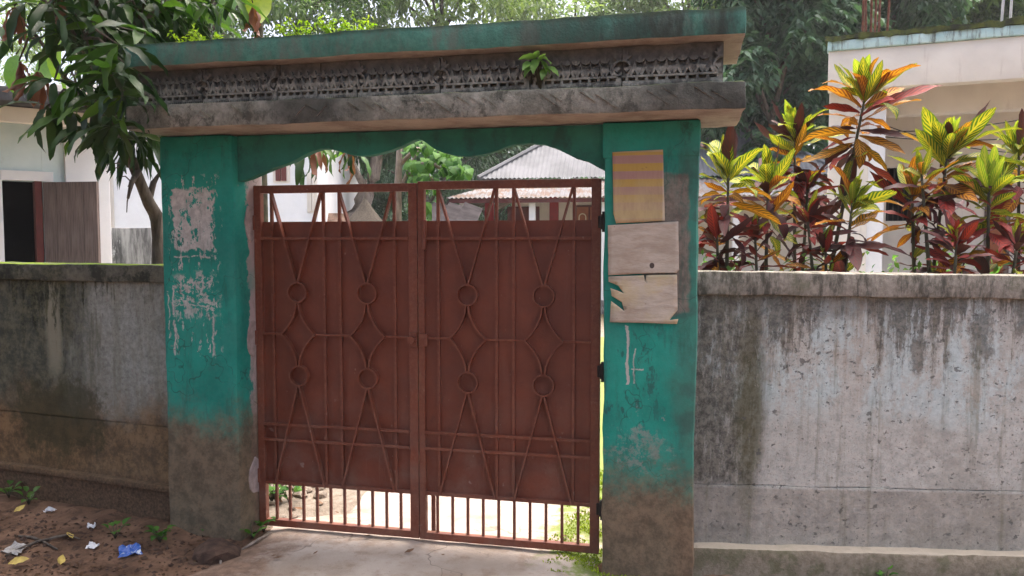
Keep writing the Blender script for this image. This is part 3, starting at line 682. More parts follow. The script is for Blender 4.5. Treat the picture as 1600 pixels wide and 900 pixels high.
for (x0, x1, hs, ends) in ((-1.355, -.984, 7, 1), (-.984, -.58, 7, 1), (-.58, -.37, 5, 0), (-.37, -.171, 5, 0), (-.171, .239, 7, 1), (.239, .659, 7, 1), (.659, 1.068, 7, 1), (1.068, 1.5, 7, 1)):
    w = round(x1 - x0, 2); key = (w, hs, ends)
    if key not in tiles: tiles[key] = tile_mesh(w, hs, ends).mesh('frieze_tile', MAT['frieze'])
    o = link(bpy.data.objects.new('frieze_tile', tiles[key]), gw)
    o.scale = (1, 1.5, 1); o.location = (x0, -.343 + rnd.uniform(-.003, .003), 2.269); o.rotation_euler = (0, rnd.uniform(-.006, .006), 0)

# ------------------------------------------------------------------ paper bills on the right pillar
def paper(name, mat, outline, y, label, curl=.006, seed=0):
    """a thin creased sheet with the given (x, z) outline, pasted on the pillar"""
    bm = bmesh.new(); vs = [bm.verts.new((x, 0, z)) for x, z in outline]; bm.faces.new(vs)
    xs = [p[0] for p in outline]; zs = [p[1] for p in outline]
    for i in range(1, 14):
        bmesh.ops.bisect_plane(bm, geom=list(bm.verts) + list(bm.edges) + list(bm.faces), plane_co=(min(xs) + (max(xs) - min(xs)) * i / 14, 0, 0), plane_no=(1, 0, 0))
        bmesh.ops.bisect_plane(bm, geom=list(bm.verts) + list(bm.edges) + list(bm.faces), plane_co=(0, 0, min(zs) + (max(zs) - min(zs)) * i / 14), plane_no=(0, 0, 1))
    for v in bm.verts:
        p = v.co; ex = min(p.x - min(xs), max(xs) - p.x, p.z - min(zs), max(zs) - p.z)
        v.co.y = y - .0025 - .003 * mnoise.noise(Vector((p.x * 14, seed, p.z * 9))) - curl * max(0, 1 - ex / .03) * (.5 + .5 * mnoise.noise(Vector((p.x * 6, seed + 4, p.z * 6))))
    m = bpy.data.meshes.new(name); bm.to_mesh(m); bm.free(); m.materials.append(mat)
    m.polygons.foreach_set('use_smooth', [True] * len(m.polygons))
    o = link(bpy.data.objects.new(name, m)); sm = o.modifiers.new('thickness', 'SOLIDIFY'); sm.thickness = .0008
    mesh_at(o, GATE); return tag(o, label, 'poster')
def pap_mat(name, kind):
    m = M(name, .7, .25); o = m.xyz(); cr = m.noise(6, 6, .65, st=((1, 1, 3.2) if kind else (3, 1, .8)), loc=(kind, 0, 0))
    if kind == 0:
        ph = m.math('FRACT', m.mul(m.sub(o[2], 1.6), 1 / .072))
        st = m.mul(m.rng(ph, .46, .5), m.rng(ph, .985, .95))
        fade = m.rng(m.add(o[2], m.mul(m.sub(m.noise(6, 5, .6, st=(2.5, 1, .5)), .5), .2)), 1.72, 1.93, .12, .95)
        c = m.mix(st, (.36, .22, .2), (.45, .31, .07))
        c = m.mix(m.inv(fade), c, m.mix(m.rng(cr, .35, .65), (.42, .33, .19), (.5, .41, .22)))
        e = m.mx(m.mx(m.rng(o[0], 1.002, .998), m.rng(o[0], 1.24, 1.25)), m.rng(o[2], 2.005, 2.012)); c = m.mix(m.mul(e, .4), c, (.6, .55, .48))
    else:
        c = m.mix(m.rng(cr, .32, .68), (.38, .32, .25), (.52, .47, .39))
        if kind == 2: c = m.mix(m.mul(m.rng(m.noise(5, 5, loc=(2, 0, 0)), .42, .6), .6), c, (.5, .42, .22))
        if kind == 1: c = m.mix(m.rng(m.blob(1.2, 1.488, .011, .013, .1, .05), .4, .6), c, (.08, .06, .05))
    c = m.mix(m.mul(m.rng(m.noise(38, 4, .6, loc=(kind, 3, 0)), .68, .72), .6), c, (.14, .09, .06))
    c = m.mix(m.mul(m.rng(m.noise(4, 6, .7, loc=(kind, 9, 0)), .5, .7), .35), c, (.28, .2, .13))
    m.col(c); m.bump(cr, .012, .6); return m.m
def GP(px, y=-.205): return GATE.L(px[0], px[1], y)
def ragged(ps, n=5, amp=.003, seed=0):
    out = []
    for i in range(len(ps)):
        a, b = ps[i], ps[(i + 1) % len(ps)]
        for k in range(n):
            t = k / n; j = amp if k else 0
            out.append((a[0] + (b[0] - a[0]) * t + j * mnoise.noise(Vector((i * 3.1 + k, seed, 1))), a[1] + (b[1] - a[1]) * t + j * mnoise.noise(Vector((i * 2.3 + k, seed, 7)))))
    return out
P1 = [GP(p) for p in ((957, 238), (1036, 234), (1039, 345), (963, 349), (959, 335))]
P2 = [GP(p) for p in ((950, 352), (1060, 346), (1061, 422), (1057, 426), (1010, 427), (951, 430))]
P3 = [GP(p) for p in ((951, 432), (974, 431), (1006, 430), (1008, 440), (1010, 430), (1058, 429), (1059, 484), (1046, 500), (1060, 498), (1058, 506), (1005, 504), (953, 503), (955, 470), (976, 486), (972, 472), (956, 462), (954, 450), (975, 458), (966, 446), (951, 440))]
paper('poster', pap_mat('striped_poster_paper', 0), ragged(P1, 4, .002, 1), -.21, 'faded poster with yellow and pink stripes, topmost on the right teal pillar', seed=1)
paper('poster', pap_mat('beige_poster_paper', 1), ragged(P2, 5, .003, 2), -.211, 'plain beige sheet with a dark round hole, pasted between two other posters on the pillar', seed=2)
paper('poster', pap_mat('torn_poster_paper', 2), ragged(P3, 2, .003, 3), -.2105, 'torn yellowish sheet with ripped left edge, lowest of the posters on the pillar', seed=3)

# ------------------------------------------------------------------ gate leaves
def leaf(side):
    sgn = -1 if side == 'l' else 1
    lab = ('rust brown gate leaf hinged on the left pillar, with round centre lock' if sgn < 0 else 'rust brown gate leaf hinged on the right pillar, drop bolt at its foot')
    t = fthing('gate_leaf', lab, 'gate', GATE, 'two leaves of the brown gate')
    mt = MAT['gate']
    if sgn < 0: xl, xr, zb, zt, wl, wr = -.938, -.008, .028, 1.9, .04, .048
    else: xl, xr, zb, zt, wl, wr = -.004, .942, .026, 1.908, .034, .046
    fw = .042
    # frame of angle bars
    box('frame_stile', mt, t, xl, xl + wl, -.02, .018, zb, zt, .003)
    box('frame_stile', mt, t, xr - wr, xr, -.02, .018, zb, zt, .003)
    box('frame_rail', mt, t, xl + wl - .001, xr - wr + .001, -.019, .017, zt - fw, zt, .003)
    box('frame_rail', mt, t, xl + wl - .001, xr - wr + .001, -.019, .017, zb, zb + .038, .003)
    a, b = xl + wl, xr - wr
    zs0, zs1 = .275, 1.705
    box('sheet_panel', MAT['sheet'], t, a - .002, b + .002, .004, .0075, zs0, zs1, 0)
    box('frame_rail', mt, t, a - .001, b + .001, -.015, .003, zs0 - .012, zs0 + .008, .002)
    # grille below the sheet
    n = 10; step = (b - a) / (n + .45)
    for i in range(n):
        x = a + step * (i + .72); box('grille_bar', mt, t, x - .007, x + .007, -.007, .007, zb + .037, zs0 - .01, .001)
    X = lambda px: GATE.L(px, 470)[0]
    if sgn < 0: vb = [428, 508, 533, 618]; cs = [468, 576]
    else: vb = [686, 776.5, 803, 897]; cs = [732, 850.5]
    vb = [X(p) for p in vb]; cs = [X(p) for p in cs]; rr = .053
    for x in vb: box('upright_bar', mt, t, x - .0075, x + .0075, -.0145, .0035, zs0, zt - fw, .001)
    for z in (1.615, .6, .515): box('cross_bar', mt, t, a, b, -.0245, -.0145, z - .008, z + .008, .001)
    zc1, zc2, zm = 1.325, .873, 1.098
    r = bmesh
    for j, c in enumerate(cs):
        v0, v1 = vb[2 * j], vb[2 * j + 1]
        for zc in (zc1, zc2):
            ring = [(c + rr * math.cos(2 * math.pi * k / 28), zc + rr * math.sin(2 * math.pi * k / 28)) for k in range(29)]
            Geo().ribbon(ring, .0085, -.034, -.002).build('ring', mt, t)
        for xx in (v0 + .006, v1 - .006):
            Geo().ribbon([(xx, zt - fw), (c + (.006 if xx > c else -.006), zc1 + rr + .004)], .0095, -.034, -.004).build('slanted_bar', mt, t)
            Geo().ribbon([(xx, zs0), (c + (.006 if xx > c else -.006), zc2 - rr - .004)], .0095, -.034, -.004).build('slanted_bar', mt, t)
        hw = .097
        for s in (-1, 1):
            hh_ = zc1 - rr - zm; up = [(c + s * hw * a_, zm + hh_ * b_) for a_, b_ in ((1, 0), (.76, .13), (.55, .27), (.37, .43), (.22, .6), (.12, .78), (.07, 1))]
            dn = [(x, 2 * zm - z + 0) for x, z in up]; dn[-1] = (dn[-1][0], zc2 + rr)
            Geo().ribbon(up, .0095, -.034, -.004).build('curved_bar', mt, t); Geo().ribbon(dn, .0095, -.034, -.004).build('curved_bar', mt, t)
    xs = [a, cs[0] - .097, cs[0] + .097, cs[1] - .097, cs[1] + .097, b]
    for i in (0, 2, 4): box('cross_bar', mt, t, xs[i], xs[i + 1], -.0225, -.0125, zm - .006, zm + .006, .001)
    # hinges
    for z in (1.7, 1.075, .31) if sgn < 0 else (1.695, .955, .26):
        hm = MAT['gate'] if sgn < 0 else MAT['black']
        h = Geo()
        if sgn < 0: h.box(xl - .032, xl - .002, -.045, .012, z - .045, z + .045); h.box(xl - .004, xl + .012, -.03, -.02, z - .04, z + .04)
        else: h.box(xr + .002, xr + .034, -.03, .012, z - .038, z + .038); h.box(xr - .012, xr + .004, -.03, -.02, z - .03, z + .03)
        hh = h.build('hinge', hm, t, bevel=.004)
        px_ = xl - .017 if sgn < 0 else xr + .018
        Geo().tube([(px_, -.05 if sgn < 0 else -.034, z - .05), (px_, -.05 if sgn < 0 else -.034, z + .05)], .011, 10).build('hinge_pin', hm, hh)
    if sgn < 0:
        box('lock_plate', mt, t, -.05, -.009, -.034, -.02, 1.05, 1.125, .003)
        Geo().tube([(-.028, -.075, 1.09), (-.028, -.03, 1.09)], [.02, .017], 12).build('lock_knob', mt, t)
    else:
        box('bolt_plate', mt, t, .028, .044, -.026, -.012, 1.555, 1.71, .003)
        Geo().tube([(.036, -.036, 1.56), (.036, -.036, 1.705)], .009, 8).build('bolt', mt, t)
        lp = box('lock_plate', mt, t, .002, .05, -.034, -.02, 1.055, 1.12, .003)
        Geo().tube([(.058, .026, .045), (.058, .026, .33)], .012, 8).build('drop_bolt', mt, t)
    return t
leaf('l'); leaf('r')
# cement patches round the left hinges, part of the gateway
for z in (1.7, 1.075, .31):
    bmg = Geo(); n = 12
    bmg.prism([(.06 * (1 + .3 * mnoise.noise(Vector((k, z, 0)))) * math.cos(2 * math.pi * k / n), .1 * (1 + .3 * mnoise.noise(Vector((k, z, 5)))) * math.sin(2 * math.pi * k / n)) for k in range(n)], -.005, .006)
    o = bmg.build('cement_patch', MAT['cement'], gw, bevel=.002); o.location = (-.943, -.045, z); o.rotation_euler = (0, 0, R(90))

# ------------------------------------------------------------------ boundary walls
lw = fthing('boundary_wall', 'mossy dark stained garden wall left of the gateway, muddy at its foot', 'wall', LWALL)
rough_box('wall_panel', MAT['lw_panel'], lw, -5.5, .32, 0, .14, .57, 1.375, seed=11, amp=.007, bevel=0, step=.06)
rough_box('wall_panel', MAT['lw_panel'], lw, -5.5, .32, .0035, .14, .23, .563, seed=12, amp=.006, bevel=0, step=.06)
rough_box('plaster_joint', MAT['lw_panel'], lw, -5.5, .32, .01, .13, .55, .58, seed=12, amp=.002, bevel=0, step=.2)
rough_box('ledge', MAT['lw_panel'], lw, -5.5, .3, -.035, .1, .208, .245, seed=13, amp=.007, bevel=.008)
rough_box('plinth', MAT['lw_panel'], lw, -5.5, .3, -.02, .14, -.3, .212, seed=14, amp=.012, bevel=0)
rough_box('coping', MAT['lw_coping'], lw, -5.5, .33, -.028, .2, 1.37, 1.468, seed=15, amp=.007, bevel=.012)
rw = fthing('boundary_wall', 'pale grey garden wall right of the gateway, streaked with black stains under a plain coping', 'wall', RWALL)
rw.rotation_euler = (0, R(.7), RWALL.a)
rough_box('wall_panel', MAT['rw_panel'], rw, -.2, 5.5, 0, .14, .383, 1.345, seed=21, amp=.006, bevel=0, step=.06)
rough_box('wall_panel', MAT['rw_panel'], rw, -.2, 5.5, -.004, .14, .06, .377, seed=22, amp=.005, bevel=0, step=.06)
rough_box('plaster_joint', MAT['rw_panel'], rw, -.2, 5.5, .006, .13, .37, .39, seed=23, amp=.001, bevel=0, step=.2)
rough_box('plinth', MAT['rw_plinth'], rw, -.2, 5.5, -.075, .14, -.35, .082, seed=24, amp=.009, bevel=.016)
rough_box('coping', MAT['rw_coping'], rw, -.2, 5.5, -.035, .19, 1.338, 1.452, seed=25, amp=.006, bevel=.01)

# ------------------------------------------------------------------ buildings
def panel_door(parent, name, mat, x0, x1, y, z0, z1, boards, th=.035):
    """a shutter or door made of upright boards, each a child of the leaf"""
    d = bpy.data.objects.new(name, None); link(d, parent); d.location = (x0, y, z0)
    bw = (x1 - x0) / boards; me = Geo().box(.001, bw - .003, 0, th, 0, z1 - z0).mesh('board', mat)
    for i in range(boards):
        b = link(bpy.data.objects.new('board', me), d); b.location = (i * bw, rnd.uniform(-.002, .002), 0)
    return d
# near left outbuilding with the dark doorway
NB = Frame(*at(105, 400, 8.3).xy, 38)
nb = fthing('outbuilding', 'pale cyan outbuilding with an open plank shutter and dark opening behind the left wall', 'building', NB)
def NL(px, py, y=0): return NB.L(px, py, y)
xo0, zo1 = NL(3, 281); xo1, _ = NL(66, 285); zo0 = .75
box('wall', MAT['cyan'], nb, -6, xo0, 0, .2, 0, 2.95, .005)
box('wall', MAT['cyan'], nb, xo1, .0, 0, .2, 0, 2.95, .005)
box('wall', MAT['cyan'], nb, xo0, xo1, .002, .2, zo1, 2.948, 0)
box('wall', MAT['cyan'], nb, xo0, xo1, .002, .2, 0, zo0, 0)
box('pier', MAT['white'], nb, .001, .42, -.05, .3, 0, 2.945, .006)
box('wall', MAT['cyan'], nb, .12, .4, .3, 5, 0, 2.94, .005)
fr_ = box('door_frame', MAT['white'], nb, xo0 - .03, xo1 + .1, -.02, .015, zo1, zo1 + .1, .004)
box('door_frame', MAT['white'], nb, xo0 - .12, xo0 - .002, -.02, .015, zo0, zo1 + .1, .004)
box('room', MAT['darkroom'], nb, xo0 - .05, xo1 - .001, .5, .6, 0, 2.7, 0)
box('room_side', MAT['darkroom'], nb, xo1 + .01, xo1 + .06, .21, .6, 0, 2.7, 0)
sh = panel_door(nb, 'shutter', MAT['wood'], 0, .62, 0, zo0, zo1 - .01, 4)
sh.location = (xo1 + .0, -.03, zo0); sh.rotation_euler = (0, 0, R(-48))
box('jamb', MAT['maroon'], nb, xo1 - .07, xo1 - .005, -.01, .15, zo0, zo1, .003)
Geo().tube([(.5, -.012, .35), (.5, -.05, .37), (.5, -.05, .47), (.5, -.012, .49)], .008, 6).build('handle', MAT['black'], sh)
rough_box('roof_slab', plain('dark_roof_slab', (.09, .09, .095), .9, .3, 6), nb, -6.2, .5, -.75, 5.2, 2.9, 3.03, seed=31, step=.3, amp=.01)
box('roof_beam', MAT['cream'], nb, -6, .3, -.42, -.3, 2.75, 2.895, .004)
# long white house beyond
WH = Frame(*at(147, 300, 14.5).xy, 0)
wh = fthing('white_house', 'bright white house with orange shutters far behind the left pillar', 'building', WH)
wx1 = WH.L(497, 300)[0]
box('wall', MAT['white'], wh, -.6, wx1, 0, 4, 0, 4.2, .01)
def shutter_window(par, fr, pxa, pxb, pya, pyb, mat, lines=True):
    (xa, zt), (xb, zb) = fr.L(pxa, pya), fr.L(pxb, pyb); w = xb - xa
    f = box('window', MAT['cream'], par, xa - .05, xb + .05, -.03, .01, zb - .02, zt + .06, .005)
    n = 2
    for i in range(n):
        s = box('shutter', mat, f, xa + i * w / n + .006, xa + (i + 1) * w / n - .006, -.06, -.028, zb, zt, .005)
        if lines:
            x0, x1 = xa + i * w / n + w / n * .25, xa + (i + 1) * w / n - w / n * .25; r_ = (x1 - x0) / 2; c_ = (x0 + x1) / 2
            pts = [(x0, zb + .02)] + [(c_ - r_ * math.cos(math.pi * k / 8), zt - .12 - r_ + r_ * math.sin(math.pi * k / 8)) for k in range(9)] + [(x1, zb + .02)]
            Geo().ribbon(pts, .022, -.068, -.058).build('painted_line', MAT['creamline'], f)
shutter_window(wh, WH, 144, 177, 274, 420, MAT['orange'])
shutter_window(wh, WH, 431, 449, 258, 283, MAT['maroon'], False)
shutter_window(wh, WH, 484, 492, 275, 330, MAT['cream'], False)
rough_box('roof_slab', MAT['cream'], wh, -.9, wx1 + .4, -.5, 4.3, 4.2, 4.35, seed=32, step=.5, amp=.01)
# low grey wall in front of it
GWF = Frame(*at(147, 380, 10.5).xy, 0); gx1 = GWF.L(500, 380)[0]
lg_ = fthing('low_wall', 'low grey black stained yard wall in front of the white house', 'wall', GWF)
rough_box('wall_panel', MAT['greywall'], lg_, -.8, 1.75, 0, .15, 0, GWF.L(200, 356)[1], seed=33, step=.2, amp=.008)
# tin roofed house
TH = Frame(*at(770, 300, 17.5).xy, -9)
th = fthing('veranda_house', 'cream house with hipped tin roof, white veranda posts and red pilasters across the yard', 'house', TH)
TL = lambda px, py, y=0: TH.L(px, py, y)
ex0 = TL(697, 308)[0]; ez = TL(770, 309)[1]; ex1 = ex0 + 10.2
def corr(name, mat, xA, xB, yA, zA, run, rise, hipL, hipR, wl=.105, amp=.016, sub=4):
    """corrugated sheet slope rising from the eave; hipL/hipR = plan metres the ends step in per metre run"""
    g = Geo(); n = int((xB - xA) / wl * sub); cols = []
    for i in range(n + 1):
        x = xA + (xB - xA) * i / n; t = 1.0
        if hipL > 0: t = min(t, (x - xA) / (hipL * run))
        if hipR > 0: t = min(t, (xB - x) / (hipR * run))
        a = amp * math.sin(2 * math.pi * i / sub); t = max(t, .002)
        g.v += [(x, yA, zA + a), (x, yA + run * t, zA + rise * t + a)]
    for i in range(n): g.f.append((2 * i, 2 * i + 2, 2 * i + 3, 2 * i + 1))
    return g.build(name, mat, th, True)
def corr_side(name, mat, x0, y0, y1, z0, run, rise, sgn, wl=.105, amp=.016, sub=4):
    g = Geo(); n = int((y1 - y0) / wl * sub)
    for i in range(n + 1):
        y = y0 + (y1 - y0) * i / n; t = max(.002, min(1, (y - y0) / run, (y1 - y) / run)); a = amp * math.sin(2 * math.pi * i / sub)
        g.v += [(x0, y, z0 + a), (x0 + sgn * run * t, y, z0 + rise * t + a)]
    for i in range(n): g.f.append((2 * i, 2 * i + 2, 2 * i + 3, 2 * i + 1))
    return g.build(name, mat, th, True)

ux0, uz = TL(747, 279, 1.15)
RUN = min((k / 50 for k in range(50, 250)), key=lambda q: abs(TL(900, 197, 1.15 + q)[0] - (ux0 + q)))
RISE = TL(900, 197, 1.15 + RUN)[1] - uz; ux1 = TL(1150, 200, 1.15 + RUN)[0] + RUN; BACK = 1.15 + 2 * RUN; ex1 = ux1 + .9
corr('veranda_roof', MAT['tin_old'], ex0, ex1, 0, ez, 1.3, uz - ez - .03, 1, 1)
corr_side('veranda_roof', MAT['tin_old'], ex0, 0, BACK + 1.2, ez, 1.3, uz - ez - .03, 1)
corr_side('veranda_roof', MAT['tin_old'], ex1, 0, BACK + 1.2, ez, 1.3, uz - ez - .03, -1)
corr('main_roof', MAT['tin'], ux0, ux1, 1.15, uz, RUN, RISE, 1, 1)
corr_side('main_roof', MAT['tin'], ux0, 1.15, BACK, uz, RUN, RISE, 1)
corr_side('main_roof', MAT['tin'], ux1, 1.15, BACK, uz, RUN, RISE, -1)
Geo().tube([(ux0, 1.15, uz + .02), (ux0 + RUN, 1.15 + RUN, uz + RISE + .02)], .06, 6).build('hip_ridge', MAT['tin'], th)
Geo().tube([(ux1, 1.15, uz + .02), (ux1 - RUN, 1.15 + RUN, uz + RISE + .02)], .06, 6).build('hip_ridge', MAT['tin'], th)
Geo().tube([(ux0 + RUN - .04, 1.15 + RUN, uz + RISE + .02), (ux1 - RUN + .04, 1.15 + RUN, uz + RISE + .02)], .06, 6).build('hip_ridge', MAT['tin'], th)
box('eave_board', MAT['maroon'], th, ex0 + .05, ex1 - .05, .05, .08, ez - .11, ez - .02, .003)
wy = 1.6
box('wall', MAT['cream'], th, ex0 + 1.3, ex1 - 1.3, wy, BACK - .4, 0, uz - .06, .01)
for px in (724, 832, 945, 1150):
    x = TL(px, 320, .3)[0]; box('veranda_post', MAT['white'], th, x - .07, x + .07, .22, .36, 0, ez - .05, .008)
for a, b in ((758, 772), (859, 873)):
    xa, xb = TL(a, 320, wy)[0], TL(b, 320, wy)[0]; box('pilaster', MAT['redpaint'], th, xa, xb, wy - .06, wy + .01, 0, ez + .1, .005)
for a, b, n in ((793, 843, 2), (900, 942, 2)):
    xa, za = TL(a, 321 if a > 880 else 323, wy); xb, _ = TL(b, 330, wy); z0_ = .35 if a > 880 else .9
    f = box('window' if a < 880 else 'door', MAT['maroon'], th, xa, xb, wy - .04, wy + .01, z0_, za, .005)
    w = (xb - xa) / 2
    for i in range(2):
        s = box('shutter', MAT['maroon'] if a < 880 else MAT['orange'], f, xa + i * w + .02, xa + (i + 1) * w - .02, wy - .065, wy - .038, z0_ + .03, za - .04, .004)
        if a > 880:
            c_, r_ = xa + (i + .5) * w, w * .25
            Geo().ribbon([(c_ - r_, z0_ + .3)] + [(c_ - r_ * math.cos(math.pi * k / 8), za - .2 - r_ + r_ * math.sin(math.pi * k / 8)) for k in range(9)] + [(c_ + r_, z0_ + .3)], .025, wy - .075, wy - .06).build('painted_line', MAT['creamline'], f)
box('veranda_floor', MAT['greywall'], th, ex0 + .3, ex1 - .3, .1, wy, -.05, .3, .01)
# sheds and heaps in the yard corner
p = at(545, 345, 15); hm = thing('earth_heap', 'brown heap of dry earth beside the white house, seen over the gate', 'heap', (p.x, 15, 0))
G2 = Geo(); n = 18
for j in range(8):
    for i in range(n):
        a = 2 * math.pi * i / n; r_ = 1.25 * (1 - j / 8) ** .8; k_ = 1 + .25 * mnoise.noise(Vector((math.cos(a) * 2, math.sin(a) * 2, j * .5)))
        G2.v.append((r_ * k_ * math.cos(a), r_ * k_ * math.sin(a), 2.4 * (j / 8) ** .85 + .12 * mnoise.noise(Vector((i, j, 0)))))
for j in range(7):
    for i in range(n): a = j * n + i; b = j * n + (i + 1) % n; G2.f.append((a, b, b + n, a + n))
G2.f.append(tuple(7 * n + i for i in range(n)))
hm_o = G2.build('earth_mound', MAT['mudheap'], hm, True); hm.location = at(520, 345, 15.5).xy.to_3d()
p = at(570, 312, 13.5)
hs = thing('thatched_stack', 'small pointed grey thatched roof beyond the gate, left of the young tree', 'hay stack', (p.x, p.y, 0))
G2 = Geo(); n = 20
for j, (r_, z) in enumerate(((.5, .0), (.55, 1.0), (.62, p.z - .75), (.36, p.z - .45), (.17, p.z - .2), (.02, p.z + .01))):
    for i in range(n):
        a = 2 * math.pi * i / n; k_ = 1 + .08 * mnoise.noise(Vector((i * 1.7, j * .6, 0)))
        G2.v.append((r_ * k_ * math.cos(a), r_ * k_ * math.sin(a), z + .03 * mnoise.noise(Vector((i * 2.1, j, 3)))))
for j in range(5):
    for i in range(n): a = j * n + i; b = j * n + (i + 1) % n; G2.f.append((a, b, b + n, a + n))
G2.f.append(tuple(5 * n + i for i in range(n)))
G2.build('straw', MAT['thatch'], hs)
Geo().tube([(0, 0, p.z - .1), (.03, 0, p.z + .35)], .02, 6).build('centre_pole', MAT['bark'], hs)
SHD = Frame(*at(690, 330, 15).xy, -5)
sd = fthing('tin_shed', 'dark low shed with a sagging old tin roof left of the veranda house', 'shed', SHD)
xa, za = SHD.L(628, 343); xb, zb = SHD.L(735, 345); xt, zt = SHD.L(668, 306)
for i in range(4):
    x0 = xa + (xb - xa) * i / 4; x1 = xa + (xb - xa) * (i + 1) / 4
    o = Geo().quad((x0 + .01, -.2, 1.75 + .03 * i), (x1 + .06, -.2, 1.76), (x1 + .05, 1.5, 2.35 - .03 * i), (x0, 1.5, 2.4)).build('roof_sheet', MAT['oldtin'], sd)
    o.modifiers.new('thickness', 'SOLIDIFY').thickness = .02
box('wall', MAT['oldtin'], sd, xa + .1, xb - .1, .1, 1.4, 0, 1.7, .01)
for x in (xa + .05, xb - .05): Geo().tube([(x, -.05, 0), (x, -.05, 1.76)], .04, 6).build('post', MAT['bark'], sd)

# right-hand flat roofed house
RH = Frame(*at(1290, 200, 8.6).xy, -22)
rh = fthing('flat_roofed_house', 'cream flat roofed house with pale teal roof edge and white pillar behind the crotons', 'house', RH)
RL = lambda px, py, y=0: RH.L(px, py, y)
zt_ = RL(1290, 62)[1]; zb_ = RL(1290, 80)[1]
rough_box('roof_edge', MAT['fascia'], rh, 0, 7, -.0, .16, zb_, zt_ - .02, seed=41, step=.1, amp=.004)
rough_box('roof_slab', MAT['cream'], rh, .02, 7, .162, 6, zb_ + .015, zt_ - .06, seed=42, step=.4, amp=.004)
rough_box('roof_moss', MAT['roofmoss'], rh, -.01, 7, -.015, .35, zt_ - .022, zt_ + .035, seed=43, step=.06, amp=.03, bevel=0, freq=9)
rough_box('edge_beam', MAT['cream'], rh, .012, 7, .03, .2, zb_ - .42, zb_ - .002, seed=44, step=.3, amp=.003)
rough_box('inner_beam', MAT['cream'], rh, .6, 7, .75, .95, zb_ - .62, zb_ + .013, seed=45, step=.3, amp=.003)
box('wall', MAT['cream'], rh, .03, .44, .21, 3, 0, zb_ + .012, .008)
xa, xb = RL(1340, 300, .3)[0], RL(1381, 300, .3)[0]
rough_box('porch_pillar', MAT['white'], rh, xa, xb, .24, .52, 0, zb_ - .005, seed=46, step=.3, amp=.004)
yb = 1.75
wx0, wz1 = RL(1386, 262, yb); wx1_, wz0 = RL(1424, 345, yb)
box('wall', MAT['cream'], rh, .44, wx0, yb, yb + .2, 0, zb_ + .012, .004); box('wall', MAT['cream'], rh, wx1_, 7, yb, yb + .2, 0, zb_ + .012, .004)
box('wall', MAT['cream'], rh, wx0, wx1_, yb + .002, yb + .2, wz1, zb_ + .01, 0); box('wall', MAT['cream'], rh, wx0, wx1_, yb + .002, yb + .2, 0, wz0, 0)
w_ = box('window', MAT['darkroom'], rh, wx0, wx1_, yb + .1, yb + .15, wz0, wz1, 0)
for i in range(5):
    x = wx0 + (wx1_ - wx0) * (i + .5) / 5; Geo().tube([(x, yb + .07, wz0), (x, yb + .07, wz1)], .008, 6).build('window_bar', MAT['black'], w_)
dx0, dz1 = RL(1540, 285, yb); dx1, _ = RL(1580, 300, yb)
d_ = box('door', MAT['wood'], rh, dx0, dx1, yb - .03, yb + .01, .2, dz1, .006)
box('door_panel', MAT['orange'], d_, dx0 + .06, dx1 - .06, yb - .045, yb - .028, .4, dz1 - .1, .006)
box('porch_floor', MAT['cream'], rh, .0, 7, .0, yb, -.05, .35, .01)
box('railing', MAT['cream'], rh, xb + .02, 7, .25, .33, .9, 1.0, .004)
for i in range(16):
    x = xb + .2 + i * .3; box('baluster', MAT['cream'], rh, x, x + .06, .26, .32, .35, .9, .004)
# electric cables strung across the porch front: one thing each
for k_, (a, b, sag) in enumerate(((( 1383, 205), (1640, 178), .05), ((1383, 214), (1640, 212), .04), ((1384, 196), (1640, 240), .08))):
    A = RH.w(RL(*a, .18)[0], .18, RL(*a, .18)[1]); B = RH.w(RL(*b, -.4)[0], -.4, RL(*b, -.4)[1])
    pts_ = [A.lerp(B, t / 12) - Vector((0, 0, sag * 4 * (t / 12) * (1 - t / 12))) for t in range(13)]
    o = Geo().tube(pts_, .006, 5).build('cable', MAT['cable'])
    tag(o, ('highest black cable crossing the cream porch, rising to the right', 'middle black cable crossing the cream porch, nearly level', 'black cable across the cream porch that falls away to the right')[k_], 'cable', 'cables across the porch')
# starter bars standing on the roof
def rebar(px, pys, Y, n, label, mat, lean=0):
    p = at(px, pys, Y); t = thing('rebar_cluster', label, 'rebar', (p.x, Y, zt_ - .05))
    for i in range(n):
        x, y = (i % 2) * .09 - .045, (i // 2) * .09 - .045
        Geo().tube([(x, y, 0), (x + lean * .4 + rnd.uniform(-.02, .02), y, .5), (x + lean + rnd.uniform(-.03, .03), y, 1.15)], .013, 6).build('bar', mat, t)
    if n > 2:
        Geo().tube([(-.06, -.06, .1), (.06, -.06, .1), (.06, .06, .1), (-.06, .06, .1), (-.06, -.06, .1)], .006, 5).build('stirrup', mat, t)
rebar(1357, 50, 9.0, 4, 'thick rusty starter bars on the flat roof, left of a single rusty bar pair', MAT['rust'])
rebar(1376, 48, 8.9, 2, 'pair of rusty starter bars on the flat roof, right beside the thicker cluster', MAT['rust'], .02)
rebar(1567, 32, 8.2, 2, 'pale steel starter bars near the right end of the flat roof', MAT['steel'], .05)

